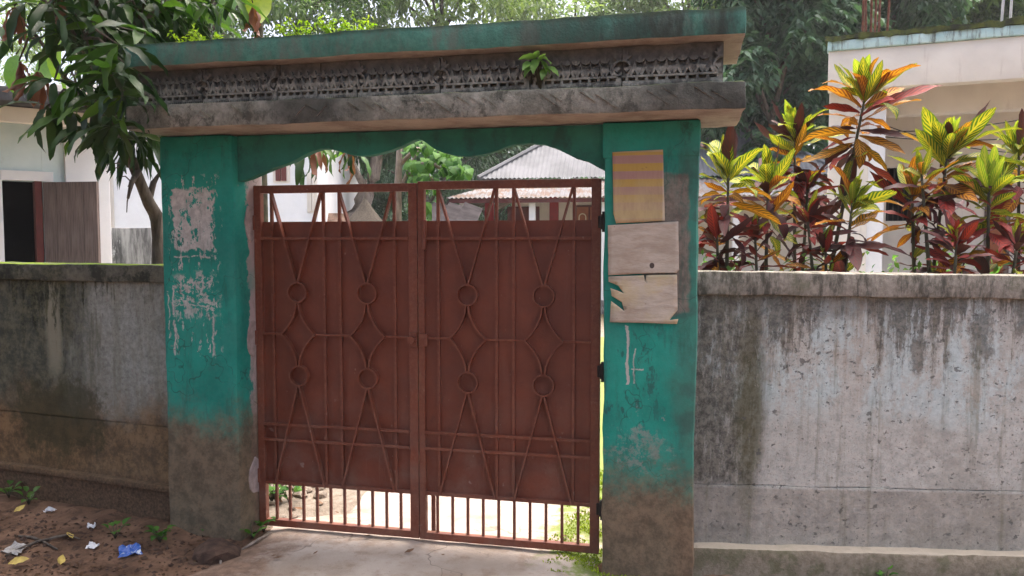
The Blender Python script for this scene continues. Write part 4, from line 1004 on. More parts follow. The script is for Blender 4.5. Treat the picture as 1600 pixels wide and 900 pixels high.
# ------------------------------------------------------------------ foliage helpers
def leaf_mesh(name, mat, length, width, seg=8, droop=.35, fold=.18, wave=0.0, prof=None, ncross=2):
    """one leaf along +X, upper side +Z, with midrib fold, droop and wavy margin; UV u along, v across"""
    prof = prof or (lambda t: math.sin(math.pi * min(1, t) ** .9) ** .8)
    v, f, uvs = [], [], []
    px_, pz_, ang = 0.0, 0.0, .0
    for i in range(seg + 1):
        t = i / seg
        if i: px_ += length / seg * math.cos(ang); pz_ += length / seg * math.sin(ang); ang -= droop / seg * 2 * (.3 + t)
        w = width / 2 * (prof(t) if 0 < i < seg else .04)
        for j in range(-1, 2):
            wz = abs(j) * w * fold * 2 + j * j * wave * math.sin(t * 17 + j * 1.3)
            v.append((px_ - math.sin(ang) * wz, j * w, pz_ + math.cos(ang) * wz)); uvs.append((t, .5 + j * .5))
    for i in range(seg):
        for j in range(2): a = i * 3 + j; f.append((a, a + 3, a + 4, a + 1))
    m = bpy.data.meshes.new(name); m.from_pydata(v, [], f); m.materials.append(mat)
    ul = m.uv_layers.new(name='uv'); ul.data.foreach_set('uv', [c for l in m.loops for c in uvs[l.vertex_index]])
    m.polygons.foreach_set('use_smooth', [True] * len(f)); return m
def orient(loc, d, roll=0, sc=1):
    d = d.normalized(); up = Vector((0, 0, 1))
    if abs(d.z) > .97: up = Vector((0, 1, 0))
    y = up.cross(d).normalized(); z = d.cross(y)
    m = Matrix((d, y, z)).transposed() @ Matrix.Rotation(roll, 3, 'X') * 1.0
    m4 = m.to_4x4(); m4.translation = loc
    return m4 @ Matrix.Scale(sc, 4)
def put_leaf(me, parent, M4):
    o = bpy.data.objects.new('leaf', me); link(o, parent); o.matrix_basis = M4; return o
def dirv(az, el): return Vector((math.cos(az) * math.cos(el), math.sin(az) * math.cos(el), math.sin(el)))

def leaf_cloud(name, mat, P, D, L, Wd, parent=None, seed=0, droop=.2, shape=.45):
    """many small pointed leaves as one mesh. P base points, D directions (n x 3), L lengths, Wd widths"""
    r = np.random.default_rng(seed); n = len(P); D = D / np.linalg.norm(D, axis=1, keepdims=True)
    up = np.tile([0, 0, 1.0], (n, 1)) + r.normal(0, .45, (n, 3))
    S_ = np.cross(D, up); S_ /= np.linalg.norm(S_, axis=1, keepdims=True) + 1e-9; N = np.cross(S_, D)
    L = np.asarray(L)[:, None]; Wd = np.asarray(Wd)[:, None]
    mid = P + D * L * shape; tip = P + D * L - np.array([0, 0, 1.0]) * L * droop
    V = np.stack([P, mid + S_ * Wd / 2 + N * Wd * .12, tip, mid - S_ * Wd / 2 + N * Wd * .12], 1).reshape(-1, 3)
    m = bpy.data.meshes.new(name); m.vertices.add(4 * n); m.vertices.foreach_set('co', V.ravel())
    m.loops.add(4 * n); m.loops.foreach_set('vertex_index', np.arange(4 * n, dtype=np.int32))
    m.polygons.add(n); m.polygons.foreach_set('loop_start', np.arange(0, 4 * n, 4, dtype=np.int32))
    try: m.polygons.foreach_set('loop_total', np.full(n, 4, dtype=np.int32))
    except Exception: pass
    m.update(calc_edges=True)
    at_ = m.attributes.new('tint', 'FLOAT', 'POINT'); at_.data.foreach_set('value', np.repeat(r.random(n), 4).astype(np.float32))
    m.materials.append(mat); m.validate()
    return link(bpy.data.objects.new(name, m), parent)
def crown_points(clumps, n, seed, shell=.55, down=.4):
    """leaf bases spread through clump spheres (thicker outside), pointing outwards and down"""
    r = np.random.default_rng(seed); c = np.array([k[:3] for k in clumps]); rad = np.array([k[3] for k in clumps])
    w = rad ** 2; idx = r.choice(len(c), n, p=w / w.sum())
    d = r.normal(0, 1, (n, 3)); d /= np.linalg.norm(d, axis=1, keepdims=True)
    t = (shell + (1 - shell) * r.random(n) ** .6) * (1 + r.normal(0, .1, n))
    P = c[idx] + d * (rad[idx] * t)[:, None] * np.array([1, 1, .8])
    D = d * .7 + r.normal(0, .5, (n, 3)); D[:, 2] -= down
    return P, D
def sprays(P, D, L, pairs, leafl, seed):
    """turn spray bases into pinnate leaflets"""
    r = np.random.default_rng(seed); D = D / np.linalg.norm(D, axis=1, keepdims=True); n = len(P)
    up = np.tile([0, 0, 1.0], (n, 1)); S_ = np.cross(D, up); S_ /= np.linalg.norm(S_, axis=1, keepdims=True) + 1e-6
    PP, DD = [], []
    for k in range(pairs):
        t = (k + .6) / pairs
        base = P + D * (L * t)[:, None] - np.array([0, 0, 1.0]) * (L * .35 * t * t)[:, None]
        for s in (-1, 1):
            PP.append(base); DD.append(D * .55 + S_ * s - np.array([0, 0, .35]) + r.normal(0, .15, (n, 3)))
    PP = np.concatenate(PP); DD = np.concatenate(DD); ll = leafl * (.7 + .6 * r.random(len(PP)))
    return PP, DD, ll

def bg_tree(name, label, X, Y, H, cr, zc0, mat, seed, n=9000, leaf=.16, kind='plain', clumpn=16, bark='bark', trunk=.16, group='trees behind the yard', lean=0.0, wide=1.0):
    """tapered trunk, limbs reaching into the clumps of the crown"""
    r = random.Random(seed); t = thing(name, label, 'tree', (X, Y, 0), 0, group)
    cl = []
    for i in range(clumpn):
        z = zc0 + (H - zc0) * ((i + .5) / clumpn) ** .9; f = (z - zc0) / (H - zc0)
        rr = cr * (.45 + .75 * math.sin(math.pi * min(1, .12 + f * .85))); a = i * 2.4 + r.uniform(-.5, .5)
        q = rr * r.uniform(.35, .8); cl.append((q * math.cos(a) * wide + lean * z, q * math.sin(a) * .8, z + r.uniform(-.3, .3), cr * r.uniform(.26, .46)))
    g = Geo(); k = 7; tp = [(lean * z + .1 * mnoise.noise(Vector((seed, z, 0))) * z * .3, .1 * mnoise.noise(Vector((seed, z, 5))) * z * .3, z) for z in [H * .82 * i / k for i in range(k + 1)]]
    g.tube(tp, [trunk * (1.35 if i == 0 else 1) * (1 - i / k * .85) for i in range(k + 1)], 9); g.build('trunk', MAT[bark], t, True)
    g = Geo()
    for c in cl:
        i = min(k - 1, max(1, int(c[2] / (H * .82) * k) - 1)); b = Vector(tp[i]); e = Vector(c[:3])
        mid = b.lerp(e, .5) + Vector((0, 0, .15 * (e - b).length)); g.tube([b, mid, e], [trunk * .45, trunk * .3, trunk * .08], 6)
    g.build('limbs', MAT[bark], t, True)
    if kind == 'pinnate':
        P, D = crown_points(cl, n // 10, seed, .5, .5); L = np.random.default_rng(seed).uniform(.35, .65, len(P)) * leaf * 4
        P, D, ll = sprays(P, D, L, 6, leaf, seed); leaf_cloud('crown', mat, P, D, ll, ll * .48, t, seed, .25)
    else:
        P, D = crown_points(cl, n, seed, .5, .4); ll = leaf * np.random.default_rng(seed).uniform(.6, 1.4, len(P))
        leaf_cloud('crown', mat, P, D, ll, ll * (.42 if kind == 'plain' else .16), t, seed, .2)
    return t
def px_tree(px, Y, ytop, crpx, ybot, **k):
    p = at(px, ytop, Y); b = at(px, ybot, Y); return dict(X=p.x, Y=Y, H=p.z, cr=crpx * Y / F_PX, zc0=max(.3, b.z), **k)
# back row, seen above the gateway
bg_tree('broadleaf_tree', 'pale airy tree rising above the left half of the gateway roof', **px_tree(470, 30, -120, 150, 150, mat=MAT['tree_mid'], seed=1, n=13000, leaf=.26))
bg_tree('broadleaf_tree', 'feathery pale green tree above the middle of the gateway roof', **px_tree(690, 33, -110, 150, 170, mat=MAT['tree_pale'], seed=2, n=15000, leaf=.22, kind='pinnate'))
bg_tree('broadleaf_tree', 'light green tree with gaps of white sky above the gateway, right of its middle', **px_tree(900, 38, -60, 170, 190, mat=MAT['tree_pale'], seed=3, n=12000, leaf=.28))
bg_tree('broadleaf_tree', 'light green tree above the right end of the gateway roof', **px_tree(1075, 36, -90, 140, 190, mat=MAT['tree_pale'], seed=4, n=12000, leaf=.26))
bg_tree('broadleaf_tree', 'grey green tree behind the mango branches above the left end of the gateway', **px_tree(320, 26, -120, 120, 120, mat=MAT['tree_mid'], seed=5, n=9000, leaf=.22))
bg_tree('broadleaf_tree', 'pale tree behind the mango branches at the far left', **px_tree(110, 34, -60, 150, 190, mat=MAT['tree_pale'], seed=6, n=7000, leaf=.26))
# dense trees behind the flat roofed house
bg_tree('feathery_tree', 'dense dark tree with drooping feathery leaves right beside the gateway roof', **px_tree(1215, 19, -150, 120, 275, mat=MAT['tree_dark'], seed=7, n=26000, leaf=.2, kind='pinnate', clumpn=22))
bg_tree('feathery_tree', 'dense dark feathery tree above the left corner of the flat roof', **px_tree(1360, 21, -170, 140, 220, mat=MAT['tree_dark'], seed=8, n=26000, leaf=.2, kind='pinnate', clumpn=22))
bg_tree('feathery_tree', 'mid green feathery tree above the flat roof, between the rusty and the pale starter bars', **px_tree(1480, 23, -160, 140, 200, mat=MAT['tree_mid'], seed=9, n=20000, leaf=.2, kind='pinnate', clumpn=20))
bg_tree('feathery_tree', 'green tree above the right end of the flat roof', **px_tree(1610, 24, -140, 140, 200, mat=MAT['tree_mid'], seed=10, n=15000, leaf=.22, clumpn=20))
bg_tree('broadleaf_tree', 'yellow green tree in the gap just right of the gateway roof end', **px_tree(1160, 27, -40, 80, 250, mat=MAT['tree_pale'], seed=11, n=9000, leaf=.22))
# dark thicket behind the yard, seen through the arch
for i, (px, Y, yt, cr, yb_, lb) in enumerate(((560, 30, 120, 90, 360, 'dark tree behind the thatched stack, seen through the arch'), (665, 28, 90, 100, 370, 'dark tree behind the heart leaved young tree, seen through the arch'), (770, 32, 110, 110, 370, 'dark tree behind the left hip of the tin roof'), (1000, 38, 60, 170, 330, 'dark tree hidden mostly by the right pillar and the tin roof'))):
    bg_tree('thicket_tree', lb, **px_tree(px, Y, yt, cr, yb_, mat=MAT['tree_dark'], seed=20 + i, n=14000, leaf=.26, kind='bamboo' if i % 2 else 'plain', clumpn=20, group='dark trees at the back of the yard'))
# far wood closing the view
rr = np.random.default_rng(5); cl = [(x, 52 + 6 * math.sin(x), rr.uniform(1, 7), rr.uniform(2.2, 3.6)) for x in np.linspace(-48, 48, 60)]
P, D = crown_points(cl, 30000, 55, .6, .3); ll = rr.uniform(.4, .9, len(P))
tag(leaf_cloud('far_wood', MAT['tree_dark'], P, D, ll, ll * .5, None, 3), kind='stuff')
# bare leaning grey trunk in the yard
pts_ = [at(px, py, 17) for px, py in ((548, 372), (556, 335), (566, 318), (574, 300), (583, 278), (588, 250), (590, 225), (596, 190))]; pts_[0].z = 0
t = thing('leaning_tree', 'pale grey leaning trunk rising behind the thatched stack into the leaves', 'tree', (pts_[0].x, 17, 0), 0)
Geo().tube([p - Vector((pts_[0].x, 17, 0)) for p in pts_], [.3, .26, .2, .17, .14, .13, .12, .1], 9).build('trunk', MAT['palebark'], t, True)
Geo().tube([pts_[3] - Vector((pts_[0].x, 17, 0)), at(560, 275, 16.6) - Vector((pts_[0].x, 17, 0)), at(545, 240, 16.4) - Vector((pts_[0].x, 17, 0))], [.1, .07, .04], 7).build('limb', MAT['palebark'], t, True)
cl = [tuple(at(px, py, 17.5) - Vector((pts_[0].x, 17, 0))) + (1.1,) for px, py in ((560, 190), (610, 170), (580, 140), (640, 190))]
P, D = crown_points(cl, 3500, 8); ll = rr.uniform(.12, .26, len(P)); leaf_cloud('crown', MAT['tree_dark'], P, D, ll, ll * .4, t, 9)

# ------------------------------------------------------------------ young heart-leaved tree beyond the gate
def young_tree():
    Y = 8.5; b = at(622, 640, Y); b.z = 0
    t = thing('young_tree', 'slim young tree with bright heart shaped leaves, rising behind the meeting of the gate leaves', 'tree', b)
    loc = lambda px, py, y=Y: at(px, py, y) - b
    trunk = [Vector((0, 0, 0)), loc(621, 420), loc(621, 340), loc(622, 290), loc(624, 235), loc(632, 205)]
    Geo().tube(trunk, [.055, .05, .045, .04, .03, .02], 8).build('trunk', MAT['palebark'], t, True)
    lim = [[loc(622, 300), loc(632, 280), loc(642, 255), loc(660, 225)], [loc(642, 255), loc(680, 258), loc(712, 275)], [loc(635, 272), loc(668, 275), loc(690, 290)], [loc(622, 260), loc(650, 232), loc(685, 238)]]
    for l in lim: Geo().tube(l, [.026, .02, .014, .008][:len(l)], 6).build('limb', MAT['palebark'], t, True)
    heart_prof = lambda q: (max(0.02, math.sin(math.pi * min(1, q * 1.0) ** .55))) ** .9
    ms = [leaf_mesh('leaf', MAT['heart'], .12 * s, .095 * s, 6, .5, .12, 0, heart_prof) for s in (.8, 1.0, 1.15)]
    for i in range(292):
        u = rnd.random()
        cx, cy, rx, ry = rnd.choice(((655, 240, 26, 26), (690, 254, 30, 18), (708, 262, 22, 14), (665, 285, 26, 16), (668, 282, 26, 12), (655, 225, 16, 12), (660, 330, 8, 16), (700, 240, 20, 12), (718, 268, 14, 10), (648, 262, 14, 14)))
        a = rnd.uniform(0, 6.3); q = math.sqrt(rnd.random()); p = loc(cx + rx * q * math.cos(a), cy + ry * q * math.sin(a), Y + rnd.uniform(-.35, .35))
        put_leaf(rnd.choice(ms), t, orient(p, dirv(rnd.uniform(3.4, 6.0), rnd.uniform(-1.2, -.25)), rnd.uniform(-.4, .4)))
young_tree()

# ------------------------------------------------------------------ mango tree over the left wall
def mango():
    b = Vector((at(247, 420, 5.1).x, 5.1, 0))
    t = thing('mango_tree', 'mango tree with long drooping dark leaves hanging over the left wall and gateway end', 'tree', b)
    W_ = lambda px, py, Y: at(px, py, Y) - b
    tr = [Vector((0, 0, -.05)), W_(250, 470, 5.1), W_(249, 380, 5.08), W_(243, 335, 5.05), W_(233, 318, 5.0), W_(222, 292, 4.95), W_(210, 262, 4.9), W_(196, 225, 4.8), W_(180, 160, 4.7), W_(165, 80, 4.6), W_(150, -40, 4.5), W_(130, -220, 4.4)]
    Geo().tube(tr, [.075, .055, .045, .042, .038, .033, .032, .03, .03, .028, .026, .02], 9).build('trunk', MAT['bark'], t, True)
    limbs = [[W_(232, 316, 5.0), W_(240, 285, 5.05), W_(255, 262, 5.1), W_(285, 200, 5.3), W_(300, 60, 5.3), W_(330, -20, 5.2)],
             [W_(196, 225, 4.8), W_(150, 180, 4.4), W_(100, 120, 4.3), W_(60, 60, 4.3)],
             [W_(180, 160, 4.7), W_(120, 60, 4.3), W_(60, -10, 4.2)],
             [W_(165, 80, 4.6), W_(220, 30, 4.6), W_(300, -10, 4.9), W_(380, -30, 5.0)],
             [W_(255, 262, 5.1), W_(330, 220, 5.6), W_(420, 200, 5.8), W_(500, 205, 5.8), W_(550, 215, 5.8)],
             [W_(215, 268, 4.9), W_(206, 285, 4.8), W_(200, 310, 4.75)],
             [W_(150, -40, 4.5), W_(100, -300, 3.4), W_(-50, -700, 2.2)], [W_(130, -220, 4.4), W_(300, -600, 3.4), W_(400, -900, 2.6)]]
    nodes = []
    for l in tr[3:]: nodes.append(l)
    for l in limbs:
        Geo().tube(l, [.022 - .014 * i / (len(l) - 1) for i in range(len(l))], 7).build('limb', MAT['bark'], t, True)
        nodes += l
        nodes += [l[i].lerp(l[i + 1], .5) for i in range(len(l) - 1)]
    prof = lambda q: math.sin(math.pi * min(1, q) ** .85) ** .65
    ms = [leaf_mesh('leaf', MAT['mango'], L, w, 9, d, .16, wv, prof) for L, w, d, wv in ((.25, .046, .8, .005), (.21, .042, 1.0, .005), (.28, .05, .7, .005), (.18, .04, .9, .004))]
    mb = [leaf_mesh('leaf', MAT['mango_bright'], L, w, 9, d, .16, .004, prof) for L, w, d in ((.24, .052, .4), (.2, .048, .6))]
    mr = [leaf_mesh('leaf', MAT['mango_rust'], L, w, 9, d, .25, .007, prof) for L, w, d in ((.19, .034, .5), (.22, .038, .8))]
    whorls = [(185, 70, 3.8, 8, 'm'), (176, 118, 3.8, 9, 'm'), (192, 150, 3.8, 9, 'm'), (178, 195, 3.9, 9, 'm'), (195, 100, 3.85, 7, 'm'), (75, 5, 4.1, 8, 'm'), (120, 25, 4.2, 9, 'm'), (160, 40, 4.2, 9, 'b'), (95, 50, 4.1, 8, 'm'), (140, 75, 4.2, 9, 'm'), (185, 95, 4.1, 9, 'm'), (215, 50, 4.3, 9, 'm'), (250, 10, 4.7, 9, 'b'), (290, 0, 4.9, 8, 'b'), (330, 5, 5.0, 8, 'b'), (365, -5, 5.0, 6, 'b'),
              (85, 125, 4.05, 9, 'm'), (120, 130, 4.0, 9, 'b'), (75, 165, 4.1, 7, 'm'), (150, 160, 4.0, 9, 'm'), (180, 180, 4.0, 9, 'm'), (110, 175, 4.1, 8, 'm'), (140, 200, 4.1, 9, 'm'), (190, 215, 4.2, 9, 'm'), (225, 215, 4.9, 8, 'm'), (10, 40, 4.4, 6, 'b'), (265, 35, 5.0, 8, 'm'), (305, 30, 5.1, 7, 'b'), (200, 140, 4.1, 8, 'm'), (165, 125, 4.2, 8, 'm'), (235, -5, 4.6, 8, 'm'), (195, 5, 4.5, 8, 'm'), (120, -10, 4.3, 8, 'm'), (40, 5, 4.3, 7, 'm'), (230, 80, 4.4, 7, 'm'),
              (30, 95, 4.3, 7, 'r'), (60, 110, 4.25, 6, 'r'), (96, -5, 4.2, 4, 'r'), (22, 10, 4.25, 5, 'r'), (395, 5, 5.1, 4, 'r'),
              (470, 226, 5.7, 7, 'b'), (500, 226, 5.7, 6, 'b'), (528, 228, 5.8, 6, 'b'), (555, 235, 5.8, 5, 'b'), (492, 222, 5.6, 3, 'r'), (545, 232, 5.75, 4, 'r'), (455, 235, 5.75, 4, 'm')]
    cnt = 0
    class Tw:
        def tube(s, *a): Geo().tube(*a).build('twig', MAT['bark'], t, True)
    tw = Tw()
    over = []
    for px, py, Y, n, k in whorls:
        p = W_(px, py, Y); a = min(nodes, key=lambda q: (q - p).length)
        tw.tube([a, a.lerp(p, .5) + Vector((0, 0, .06)), p], [.01, .007, .004], 5)
        az0 = rnd.uniform(0, 6.28)
        for i in range(n):
            el = rnd.uniform(-.95, .2) if k != 'r' else rnd.uniform(-1.5, -.9)
            d = dirv(az0 + i * 2.4 + rnd.uniform(-.3, .3), el)
            if d.y > .55: d.y *= .4
            me = rnd.choice({'m': ms if rnd.random() < .85 else mb, 'b': mb if rnd.random() < .75 else ms, 'r': mr}[k])
            mat_ = orient(p + rnd.uniform(0, .03) * d, d, rnd.uniform(-.6, .6), rnd.uniform(.8, 1.15) * (1.1 if Y > 5 else 1))
            if cnt < 262 or k == 'r' or px > 420: put_leaf(me, t, mat_); cnt += 1
            else: over.append((me, mat_))
    # single leaves hanging low beside the trunk
    for px, py, Y, ang, el, sc in ((158, 258, 4.85, 2.6, -.9, 1.1), (166, 268, 4.9, 3.8, -1.3, 1.0), (200, 292, 4.8, 4.7, -1.25, 1.1), (208, 285, 4.8, 1, -1.3, .9), (198, 332, 4.75, 4.0, -1.35, 1.25), (186, 276, 4.8, 3.2, -.5, .8)):
        p = W_(px, py, Y); a = min(nodes, key=lambda q: (q - p).length); tw.tube([a, a.lerp(p, .5) + Vector((0, 0, .02)), p], [.005, .004, .003], 5)
        if cnt < 300: put_leaf(rnd.choice(ms), t, orient(p, dirv(ang, el), rnd.uniform(-.8, .8), sc)); cnt += 1
    if over:
        g = Geo()
        for me, mm in over:
            n0 = len(g.v); g.v += [tuple(mm @ v.co) for v in me.vertices]; g.f += [tuple(n0 + i for i in f.vertices) for f in me.polygons]
        o = g.build('upper_leaves', MAT['mango'], t, True); o['kind'] = 'stuff'
    # the rest of the crown: inner leaves behind plus unseen canopy enlarged overhead for shade, as one mass
    cl = [tuple(W_(px, py, Y)) + (r_,) for px, py, Y, r_ in ((225, 110, 4.9, .22), (215, 175, 4.85, .2), (190, 60, 4.7, .25), (150, 10, 4.6, .28), (255, 40, 5.2, .22), (300, 10, 5.3, .22), (185, 20, 4.8, .3), (240, 0, 5, .3), (210, 215, 4.95, .16), (235, 150, 5.0, .2))]
    P, D = crown_points(cl, 750, 31, .3, .8); ll = np.random.default_rng(3).uniform(.13, .22, len(P))
    cl2 = [(-1.6 + i * .75 + rnd.uniform(-.3, .3), -.4 - j * .7 + rnd.uniform(-.3, .3), 4.0 + rnd.uniform(-.3, .5) + .14 * j, .75) for i in range(5) for j in range(8)]
    P2, D2 = crown_points(cl2, 9000, 32, .2, .8); ok = [True] * len(P2)
    P2w = P2 + np.array(b); vy = P2w[:, 1]; zz = P2w[:, 2]
    yy = 450 - F_PX * np.tan(np.arctan2(zz - EYE, np.maximum(vy, .05)) + PITCH)
    keep = (yy < -40) & (zz > 2.7) | (vy < 0); P2, D2 = P2[keep & (zz > 2.7)], D2[keep & (zz > 2.7)]
    l2 = np.random.default_rng(4).uniform(.16, .26, len(P2))
    o = leaf_cloud('leaf_mass', MAT['mango_stuff'], np.concatenate([P, P2]), np.concatenate([D, D2]), np.concatenate([ll, l2]), np.concatenate([ll, l2]) * .24, t, 5, .3)
    o['kind'] = 'stuff'
mango()
# broad-leaved plant behind the mango: large bright leaves glowing against the sky
def broad():
    prof = lambda q: math.sin(math.pi * min(1, q) ** .8) ** .55
    me = leaf_mesh('leaf', MAT['broad'], .62, .3, 8, .5, .1, .008, prof); me2 = leaf_mesh('leaf', MAT['mango_bright'], .7, .34, 8, .4, .1, .008, prof)
    for (bx, Y, lab, ls) in ((390, 6.4, 'tall plant with one huge bright yellow green leaf above the gateway roof, left', ((404, -30, 6.4, 4.75, -1.45, .7, 0), (380, -40, 6.4, 4.2, -1.0, .7, 1))),
                             (275, 6.8, 'large leaved plant glowing green behind the mango branches at far left', ((95, 62, 6.8, 4.3, -1.2, .6, 0), (70, 85, 6.9, 4.9, -1.35, .5, 1), (25, 85, 6.8, 4.5, -1.3, .5, 1), (112, 98, 6.9, 4.0, -1.1, .45, 0)))):
        b = Vector((at(bx, 200, Y).x, Y + .3, 0)); t = thing('broad_leaf_plant', lab, 'plant', b)
        top = max((at(l[0], l[1], l[2]).z for l in ls))
        hub = at(ls[0][0], ls[0][1] - 40, Y + .2) - b
        Geo().tube([Vector((0, 0, 0)), Vector((.0, 0, hub.z * .62)), hub * .9, hub], [.05, .04, .025, .015], 8).build('stem', MAT['stem'], t, True)
        for px, py, y, az, el, sc, k in ls:
            p = at(px, py, y) - b; put_leaf((me, me2)[k], t, orient(p, dirv(az, el), 0, sc))
            Geo().tube([hub, hub.lerp(p, .5) + Vector((0, 0, .1)), p], [.012, .01, .006], 6).build('leaf_stalk', MAT['stem'], t, True)
broad()

# ------------------------------------------------------------------ crotons along the right wall
CM = {}
cprof = lambda q: max(.03, math.sin(math.pi * min(1, q) ** 1.05)) ** .75
for k in ('c_green', 'c_lime', 'c_orange', 'c_red', 'c_dark'):
    CM[k] = [leaf_mesh('leaf', MAT[k], L, w, 9, d, .14, .004, cprof) for L, w, d in ((.24, .062, .3), (.21, .056, .75), (.27, .066, .15), (.19, .055, 1.1), (.25, .056, -.25), (.28, .064, .55))]
def croton(label, base_px, Y, tips, hue):
    b = Vector((at(base_px, 420, Y).x, Y, 0)); t = thing('croton', label, 'croton', b, 0, 'croton bushes behind the right wall')
    for (px, py, yy, sc, n, style, droopn) in tips:
        n = int(n * 1.6)
        lean_ = Vector((rnd.uniform(-.6, .6), rnd.uniform(-.6, .2), .2))
        p = at(px, py, yy) - b; lo = Vector((p.x * .25, (yy - Y) * .3, p.z * .45))
        st = [Vector((0, 0, 0)), lo, lo.lerp(p, .55) + Vector((0, 0, .02)), p]
        Geo().tube(st, [.016, .013, .011, .007], 7).build('stem', MAT['stem'], t, True)
        for i in range(n):
            q = i / (n - 1); n_ = n; el = 1.45 - 1.9 * q ** 1.15 + rnd.uniform(-.38, .38); az = i * 2.4 + rnd.uniform(-.7, .7)
            d = dirv(az, el); d = (d + lean_ * (.3 + .1 * q)).normalized()
            base = p - (p - st[2]).normalized() * (.06 * q + (.3 * (q - .5) if q > .5 else 0)) * sc + d * .012
            r_ = rnd.random()
            if style == 'bright': k = ('c_lime' if r_ < .7 else 'c_green') if q < .25 else 'c_green' if q < .65 and r_ < .7 else 'c_orange' if q < .8 and r_ < .75 else 'c_red' if r_ < .6 else 'c_dark'
            elif style == 'orange': k = 'c_lime' if q < .1 else ('c_orange' if r_ < .5 else 'c_green') if q < .6 else ('c_orange' if r_ < .5 else 'c_red' if r_ < .7 else 'c_dark')
            elif style == 'green': k = 'c_lime' if q < .35 else 'c_green' if q < .75 or r_ < .6 else 'c_red'
            else: k = ('c_green' if r_ < .45 else 'c_red') if q < .25 else ('c_red' if r_ < .45 else 'c_dark')
            s = sc * (.56 + .42 * min(1, q * 2.2)) * rnd.uniform(.6, 1.2)
            put_leaf(CM[k][rnd.randrange(6)], t, orient(base, d, rnd.uniform(-.7, .7), s))
        for i in range(17):                # older leaves down the stem
            f_ = rnd.uniform(.12, .85); base = lo.lerp(p, f_)
            k = rnd.choice(('c_dark', 'c_dark', 'c_red', 'c_green', 'c_green', 'c_orange'))
            put_leaf(CM[k][rnd.randrange(6)], t, orient(base, dirv(rnd.uniform(0, 6.28), rnd.uniform(-.9, .7)), rnd.uniform(-.8, .8), sc * rnd.uniform(.6, 1.05)))
CR = [('croton with a tall leaning stem and a big orange and green head above the others', 1262, 4.6, [(1352, 150, 4.6, 1.34, 34, 'orange', 0)]),
      ('croton with lime and yellow veined leaves close beside the right pillar', 1135, 4.55, [(1138, 272, 4.5, 1.20, 28, 'bright', 0), (1120, 368, 4.45, 0.95, 20, 'dark', 0)]),
      ('croton with mixed green and red leaves, second from the right pillar', 1195, 4.8, [(1200, 290, 4.7, 1.20, 26, 'bright', 0), (1180, 371, 4.6, 0.95, 20, 'dark', 0)]),
      ('croton with upright lime leaves and red lower leaves, under the leaning orange head', 1245, 5.1, [(1242, 217, 5.1, 1.32, 30, 'bright', 0), (1262, 296, 5.0, 1.05, 22, 'dark', 0)]),
      ('croton with a low head of green leaves in front of the white porch pillar', 1300, 4.5, [(1332, 317, 4.45, 1.14, 24, 'bright', 0), (1262, 346, 4.5, 0.84, 18, 'dark', 0), (1290, 391, 4.45, 0.73, 14, 'dark', 0)]),
      ('large croton with orange and yellow leaves right of the porch window', 1440, 4.7, [(1480, 240, 4.7, 1.38, 36, 'bright', 0), (1425, 302, 4.6, 1.08, 18, 'orange', 0)]),
      ('croton with green and red leaves at the right edge of the view', 1600, 4.6, [(1592, 237, 4.7, 1.26, 30, 'bright', 0), (1640, 302, 4.6, 1.08, 20, 'orange', 0)]),
      ('low spreading croton with green and maroon leaves just above the coping, far right', 1550, 4.4, [(1545, 297, 4.5, 1.26, 28, 'green', 0), (1590, 381, 4.3, 0.89, 18, 'dark', 0)]),
      ('low dark red croton resting over the coping below the orange one', 1480, 4.35, [(1495, 381, 4.3, 0.84, 20, 'dark', 0), (1440, 272, 4.5, 0.84, 12, 'orange', 0)])]
for c in CR: croton(c[0], c[1], c[2], c[3], 0)
# greenery between the croton stems
r2 = np.random.default_rng(9)
P = np.stack([r2.uniform(1.05, 3.6, 900), r2.uniform(4.35, 5.6, 900), r2.uniform(.9, 1.52, 900) ** 1.0], 1); D = r2.normal(0, 1, (900, 3)); D[:, 2] += .3
tag(leaf_cloud('undergrowth', MAT['weed'], P, D, r2.uniform(.04, .09, 900), r2.uniform(.02, .035, 900), None, 6), kind='stuff')

# ------------------------------------------------------------------ seedlings and weeds
def sprig(name, label, loc, n, L, w, mat, cat='plant', group=None, el=(.2, .9), stem=.06, heartp=False, seed=0):
    """small rooted plant: stems with individual leaves"""
    r = random.Random(seed); t = thing(name, label, cat, loc, 0, group)
    prof = (lambda q: max(.02, math.sin(math.pi * min(1, q) ** .6)) ** .9) if heartp else (lambda q: math.sin(math.pi * min(1, q) ** .8) ** .8)
    me = leaf_mesh('leaf', MAT[mat], L, w, 5, .6, .15, 0, prof); g = Geo()
    for i in range(n):
        az = i * 2.4 + r.uniform(-.4, .4); h = stem * (.3 + .7 * r.random()); e = r.uniform(*el)
        p = Vector((math.cos(az) * h * .6, math.sin(az) * h * .6, h)); g.tube([(0, 0, 0), p * .5 + Vector((0, 0, .1 * h)), p], [.003, .0025, .0015], 5)
        put_leaf(me, t, orient(p, dirv(az, e), r.uniform(-.3, .3), r.uniform(.7, 1.15)))
    g.build('stems', MAT['stem'], t, True); return t
xz = GATE.L(846, 128, -.36)
sp = GATE.w(xz[0], -.385, 2.268)
t = thing('fig_seedling', 'young fig seedling with pale green pointed leaves growing out of the frieze', 'plant', sp)
fp = lambda px, py, y=-.43: GATE.w(*(lambda q: (q[0], y, q[1]))(GATE.L(px, py, y))) - sp
hp = lambda q: max(.02, math.sin(math.pi * min(1, q) ** .7)) ** .85
me = leaf_mesh('leaf', MAT['peepal'], .092, .048, 7, .4, .15, .002, hp); g = Geo()
